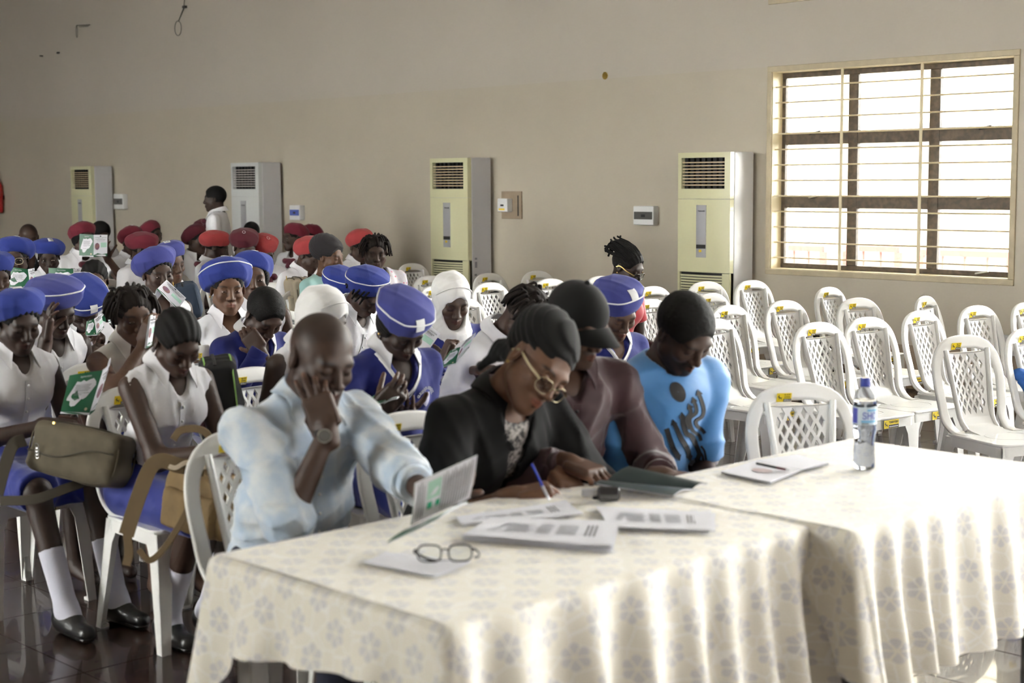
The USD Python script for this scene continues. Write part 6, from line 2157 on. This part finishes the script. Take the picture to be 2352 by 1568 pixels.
mat('label_film', (.62, .72, .80), .35)
mat('label_sky', (.16, .42, .66), .35)
mat('label_violet', (.08, .09, .40), .35)
obj('label', lab(-3.1, 3.1, .142, .197, .0362), 'label_film', t, smooth=True)
obj('label_panel', lab(-1.5, -.62, .146, .193, .0364), 'label_violet', t, smooth=True)
obj('label_wave', [lab(-.3, 1.2, .149, .156, .0364), lab(.2, 1.4, .184, .190, .0364)], 'label_sky', t, smooth=True)
m = text('SHO', .021, (0, 0, 0), (1, 0, 0), (0, 1, 0), .0004, .048, True)
m = trimesh.Trimesh(*trimesh.remesh.subdivide(m.vertices, m.faces), process=False)
q = np.asarray(m.vertices)
aa = to_cam - .22 + q[:, 0] / .0366
m.vertices = np.stack([(.0365 + q[:, 2]) * np.cos(aa), (.0365 + q[:, 2]) * np.sin(aa), .160 + q[:, 1]], 1)
obj('label_lettering', m, 'label_violet', t, smooth=False)
obj('label_code', lab(-.25, .35, .1435, .1478, .0365), 'grey_ink', t, smooth=True)

# ---------------------------------------------------------------- bags
mat('khaki', (.105, .088, .058), .85, var=.2, vscale=14, bump=.35, bscale=420, bdist=.001)
mat('khaki_dark', (.055, .047, .034), .85)
mat('tan_canvas', (.20, .135, .062), .85, var=.25, vscale=11, bump=.35, bscale=420, bdist=.001)
mat('tan_strap', (.15, .105, .055), .8)
mat('lining', (.52, .44, .33), .8)
mat('bag_black', (.006, .006, .007), .7, bump=.3, bscale=300, bdist=.001)
mat('bag_maroon', (.045, .010, .016), .7)
mat('lime', (.22, .42, .10), .5)
mat('beige_bag', (.40, .34, .25), .85, var=.15, vscale=9)
mat('denim', (.03, .045, .075), .85, bump=.3, bscale=300, bdist=.001)
mat('blue_cloth', (.03, .12, .42), .8)


def bag(name, label, c, dims, m, rz=0, tilt=0.0, roll=0.0, piping=None, pocket=None, zipm='brass', seed=1):
    """A soft bag: body with sagging faces, piping round both faces, zip, pull tab and a front pocket. dims: length, depth, height."""
    t = thing(name, label, 'bag', c, rz)
    R = rot('x', tilt) @ rot('y', roll)
    L_, D_, H_ = (q / 2 for q in dims)
    body = sdf_mesh([rbox((0, 0, 0), (L_ - .04, D_ - .035, H_ - .04), .035), ell((0, 0, -.2 * H_), (L_ * .9, D_ * 1.02, H_ * .75), k=.04)], .009, wrinkles(seed, .005, 16, (1, 1, 1)))
    obj('body', move(body, (0, 0, 0), R), m, t, smooth=True)

    def ring(y, ins, z=0.0):
        a = np.linspace(0, 2 * np.pi, 60)[:-1]
        e = .55
        return np.stack([np.sign(np.cos(a)) * np.abs(np.cos(a)) ** e * (L_ - ins), 0 * a + y, np.sign(np.sin(a)) * np.abs(np.sin(a)) ** e * (H_ - ins) + z], 1)
    for y in (-D_ * .72, D_ * .72):
        obj('piping', move(tube(ring(y, .006), .0035, 6, closed=True), (0, 0, 0), R), piping or m, t, smooth=True)
    zx = np.linspace(-L_ * .86, L_ * .86, 20)
    zz = H_ + .001 - .03 * np.abs(zx / L_) ** 4
    z = obj('zip', move(sweep(np.stack([zx, 0 * zx - D_ * .2, zz], 1), rrect(.012, .004, .0015, 2), (0, 0, 1)), (0, 0, 0), R), 'khaki_dark' if m in ('khaki', 'tan_canvas', 'beige_bag') else 'dark', t, smooth=40)
    obj('zip_pull', move(bx(V(-L_ * .55, -D_ * .2 - .008, H_ - .035), V(-L_ * .55 + .012, -D_ * .2 - .003, H_ + .005), .002), (0, -D_ * .6, 0), R), zipm, z)
    if pocket:
        pk = sdf_mesh([rbox((0, -D_ * 1.0, -H_ * .28), (L_ * .68, .012, H_ * .45), .018)], .009, wrinkles(seed + 3, .003, 20, (1, 1, 1)))
        p = obj('pocket', move(pk, (0, 0, 0), R), pocket, t, smooth=True)
        a = np.linspace(0, np.pi, 24)
        rim = np.stack([L_ * .72 * np.cos(a), 0 * a - D_ * 1.0 - .022, -H_ * .28 + np.abs(np.sin(a)) ** .5 * (H_ * .48)], 1)
        obj('pocket_piping', move(tube(rim, .004, 6), (0, 0, 0), R), piping or m, p, smooth=True)
    return t, R


def strap(t, px, d, w, m, th=.004, name='strap'):
    """A webbing strap through pixels (x, y, distance offset), hanging from the bag t."""
    o = V(*t.GetAttribute('xformOp:translate').Get())
    rz = math.radians(t.GetAttribute('xformOp:rotateZ').Get())
    Rz = rot('z', -rz)
    p = np.array([Rz @ (W(x, y, d + z) - o) for x, y, z in px])
    p = spline(p, 10 * len(p))
    up = Rz @ (-FWD)
    return obj(name, sweep(p, rrect(w, th, th * .4, 2), up), m, t, smooth=40)


d1 = hd('girl_left_beret') - .38
b1, _ = bag('school_bag', 'khaki canvas school bag lying on the lap of the girl at the left edge', W(188, 1042, d1), (.40, .14, .20), 'khaki', math.radians(24), -.25, .12, pocket=None, seed=4)
strap(b1, [(58, 1010, -.02), (30, 1022, -.04), (10, 1075, -.06), (-6, 1135, -.04)], d1, .045, 'khaki_dark')
strap(b1, [(0, 1150, -.06), (80, 1146, -.08), (150, 1122, -.06), (215, 1100, .0)], d1, .035, 'khaki_dark')
obj('key_ring', [tube([(-.13 + .008 * math.cos(a), -.085, .035 - .012 * k + .009 * math.sin(a)) for a in np.linspace(0, 6.2, 12)], .0016, 5, closed=True) for k in range(4)], 'steel', b1)
obj('side_seam', tube(spline([(-.18, -.075, .02), (-.05, -.085, .0), (.10, -.085, .03), (.19, -.07, .02)], 24), .003, 5), 'khaki_dark', b1, smooth=True)

d2 = hd('girl_braids') - .24
b2, _ = bag('satchel', 'tan canvas satchel with hanging straps on the lap of the girl with plaited hair', W(472, 1152, d2 + .05), (.32, .13, .23), 'tan_canvas', math.radians(10), -.1, .1, pocket='tan_canvas', seed=9)
strap(b2, [(470, 1076, -.06), (415, 1070, -.09), (372, 1058, -.10), (345, 1075, -.10), (322, 1130, -.12), (300, 1195, -.12), (290, 1228, -.11)], d2, .052, 'tan_strap')
strap(b2, [(292, 1222, -.11), (296, 1270, -.11), (290, 1298, -.11)], d2, .030, 'tan_strap', name='strap_end')
strap(b2, [(440, 1150, -.08), (415, 1200, -.10), (380, 1255, -.11), (345, 1286, -.11), (318, 1262, -.11)], d2, .022, 'tan_strap', name='thin_strap')
strap(b2, [(398, 1010, .02), (412, 990, .02), (440, 984, .02), (468, 990, .02), (486, 1010, .02)], d2, .026, 'tan_strap', name='carry_handle')
strap(b2, [(366, 1056, -.09), (400, 1074, -.10), (430, 1062, -.10), (470, 1072, -.10), (520, 1062, -.08)], d2, .016, 'lining', name='lining_edge')
b3, _ = bag('backpack', 'black and maroon backpack with lime piping beside the girl with plaited hair', W(508, 905, hd('girl_braids') + .42), (.19, .14, .30), 'bag_black', math.radians(-30), .1, .1, piping='lime', pocket='bag_maroon', seed=3)
obj('key_disc', move(trimesh.creation.cylinder(.018, .004, sections=18), (.02, -.098, .02), rot('x', 1.57)), 'trim_paint', b3)
bag('handbag', 'beige bag with green edging on the floor side of the woman in the black turban', W(690, 690, hd('woman_turban') + .25), (.30, .16, .34), 'beige_bag', math.radians(-20), .05, 0, piping='khaki', pocket='beige_bag', seed=6)
bag('backpack', 'black bag left on the empty chair in front of the third air conditioner', at_z(1150, 716, .60) + V(0, 0, .02), (.24, .15, .30), 'bag_black', math.radians(-30), .1, 0, pocket='bag_black', seed=7)
c = at_z(1895, 905, 0.0)
bag('backpack', 'black bag on the floor among the empty chairs by the wall', c + V(-.3, .34, .21), (.34, .18, .40), 'bag_black', math.radians(-35), -.05, 0, pocket='bag_black', seed=8)
bag('backpack', 'dark denim backpack behind the far girl with a white cap patch', W(432, 690, hd('girl_far_beret') - .5), (.30, .14, .22), 'denim', math.radians(-30), .2, 0, pocket='denim', seed=11)
c = W(2348, 862, 7.62)
t = thing('cloth', 'blue cloth hanging over the last chair at the right edge', 'cloth', c)
obj('folded_end', sdf_mesh([ell((-.02, 0, .012), (.032, .03, .024)), cone((-.02, 0, .0), (.07, .05, -.03), .026, .05, k=.02)], .007, wrinkles(4, .004, 50)), 'blue_cloth', t, smooth=True)
obj('hanging_part', sdf_mesh([cone((.0, .01, -.03), (.10, .08, -.12), .032, .05, k=.02), cone((.02, .02, -.05), (.04, .035, -.13), .03, .014, k=.02)], .007, wrinkles(6, .004, 40)), 'blue_cloth', t, smooth=True)

# ---------------------------------------------------------------- what people wear on top
mat('pale_gold', (.42, .36, .24), .3, metal=1)
glasses(PEOPLE['woman_blazer'], 'pale_gold', 'pale_gold', drop=.012, rim=.0011)
glasses(PEOPLE['girl_round_glasses'], 'trim_paint', 'frame_black', rim=.0022)
glasses(PEOPLE['woman_red'], 'frame_black', 'gold', drop=.014, rim=.002)
for k, s_ in (('woman_blazer', -1), ('woman_red', -1), ('girl_facing', -1), ('girl_flat_beret', -1)):
    earring(PEOPLE[k], s_, 'gold', .005)
P = PEOPLE['man_blue_floral']
w, e = P['wri'][-1], P['elb'][-1]
n = unit(w - e)
cc = w - n * .012
u1 = unit(np.cross(n, P['Ry'].T @ FWD))
u2 = np.cross(n, u1)
a = np.linspace(0, 2 * np.pi, 26)[:-1]
wt = obj('watch_strap', sweep(np.array([cc + .031 * (math.cos(q) * u1 + math.sin(q) * u2) for q in a]), rrect(.018, .004, .0015, 2)[:, ::-1] * V(1, 1), np.tile(n, (25, 1)), closed=True), 'frame_black', P['t'], smooth=40)
back = unit(-(P['Ry'].T @ FWD) - n * (-(P['Ry'].T @ FWD) @ n))
M = np.stack([np.cross(n, back), n, back], 1)
obj('watch_case', move(trimesh.creation.cylinder(.020, .009, sections=24), cc + back * .035, M), 'steel', wt, smooth=30)
obj('watch_dial', move(trimesh.creation.cylinder(.0165, .002, sections=24), cc + back * .0405, M), 'smoke_cover', wt, smooth=30)

# the print on the bright blue T-shirt, laid on the cloth
P = PEOPLE['man_azure']


def on_shirt(px, off=.0025):
    px = np.atleast_2d(px)
    d = np.array([P['Ry'].T @ unit(ray_dir(x, y)) for x, y in px])
    p = P['L'](CAM) if False else (P['Ry'].T @ (CAM - P['loc']))
    p = p + d * (P['hdepth'] - .55)
    for _ in range(34):
        p = p + d * np.clip(evaluate(P['shirt_pr'], p) + P['shirt_disp'](p) - off, -.02, .08)[:, None]
    return p


def px_ribbon(path, wd):
    q = spline(path, 7 * len(path))
    tn = np.gradient(q, axis=0)
    tn /= np.linalg.norm(tn, axis=1, keepdims=True)
    nn_ = np.stack([-tn[:, 1], tn[:, 0]], 1)
    ks = np.linspace(-1, 1, 4)
    S = np.array([on_shirt(q + nn_ * k * wd / 2) for k in ks])
    return thick(S, .0012)


def px_head(tip, frm, sz):
    d = unit(V(tip[0] - frm[0], tip[1] - frm[1]))
    n2 = V(-d[1], d[0])
    b_ = V(*tip) - d * sz
    g = np.linspace(0, 1, 5)
    S = np.array([[V(*tip) + (b_ + n2 * sz * .62 * k - V(*tip)) * r_ for k in np.linspace(-1, 1, 5)] for r_ in np.maximum(g, .03)])
    return thick(on_shirt(S.reshape(-1, 2)).reshape(5, 5, 3), .0012)


rr, aa = np.meshgrid(np.linspace(.03, 1, 6), np.linspace(0, 2 * np.pi, 25), indexing='ij')
dot = np.stack([1557 + rr * (18 * np.cos(aa) + 4 * np.sin(aa)), 900 + rr * (23 * np.sin(aa) + 3 * np.cos(aa))], -1)
obj('shirt_print', thick(on_shirt(dot.reshape(-1, 2)).reshape(6, 25, 3), .0012), 'print_black', P['shirt'], smooth=True)
ARW = [([(1606, 905), (1611, 918), (1617, 940), (1613, 956), (1600, 966), (1601, 977), (1612, 986), (1619, 995)], 8, (1603, 894), None),
       ([(1594, 920), (1599, 934), (1599, 948), (1585, 960), (1586, 976), (1593, 990), (1606, 1000), (1610, 1012)], 8, (1591, 911), None),
       ([(1585, 935), (1587, 948), (1578, 962), (1580, 975), (1584, 985)], 8, (1581, 926), None),
       ([(1568, 958), (1570, 976), (1577, 995), (1590, 1003), (1600, 1025), (1606, 1042), (1601, 1056)], 11, (1566, 946), (1598, 1066)),
       ([(1548, 972), (1555, 985), (1564, 1005), (1578, 1028), (1584, 1048)], 11, (1545, 962), (1586, 1060)),
       ([(1531, 984), (1538, 1006), (1547, 1030), (1557, 1046)], 12, None, (1561, 1058)),
       ([(1610, 1024), (1618, 1036), (1622, 1056)], 5, None, None), ([(1609, 1038), (1614, 1048), (1616, 1062)], 5, None, None)]
for path, wd, hd1, hd2 in ARW:
    obj('shirt_print', px_ribbon(path, wd), 'print_black', P['shirt'], smooth=True)
    if hd1:
        obj('shirt_print', px_head(hd1, path[0], 13), 'print_black', P['shirt'], smooth=True)
    if hd2:
        obj('shirt_print', px_head(hd2, path[-1], 13), 'print_black', P['shirt'], smooth=True)
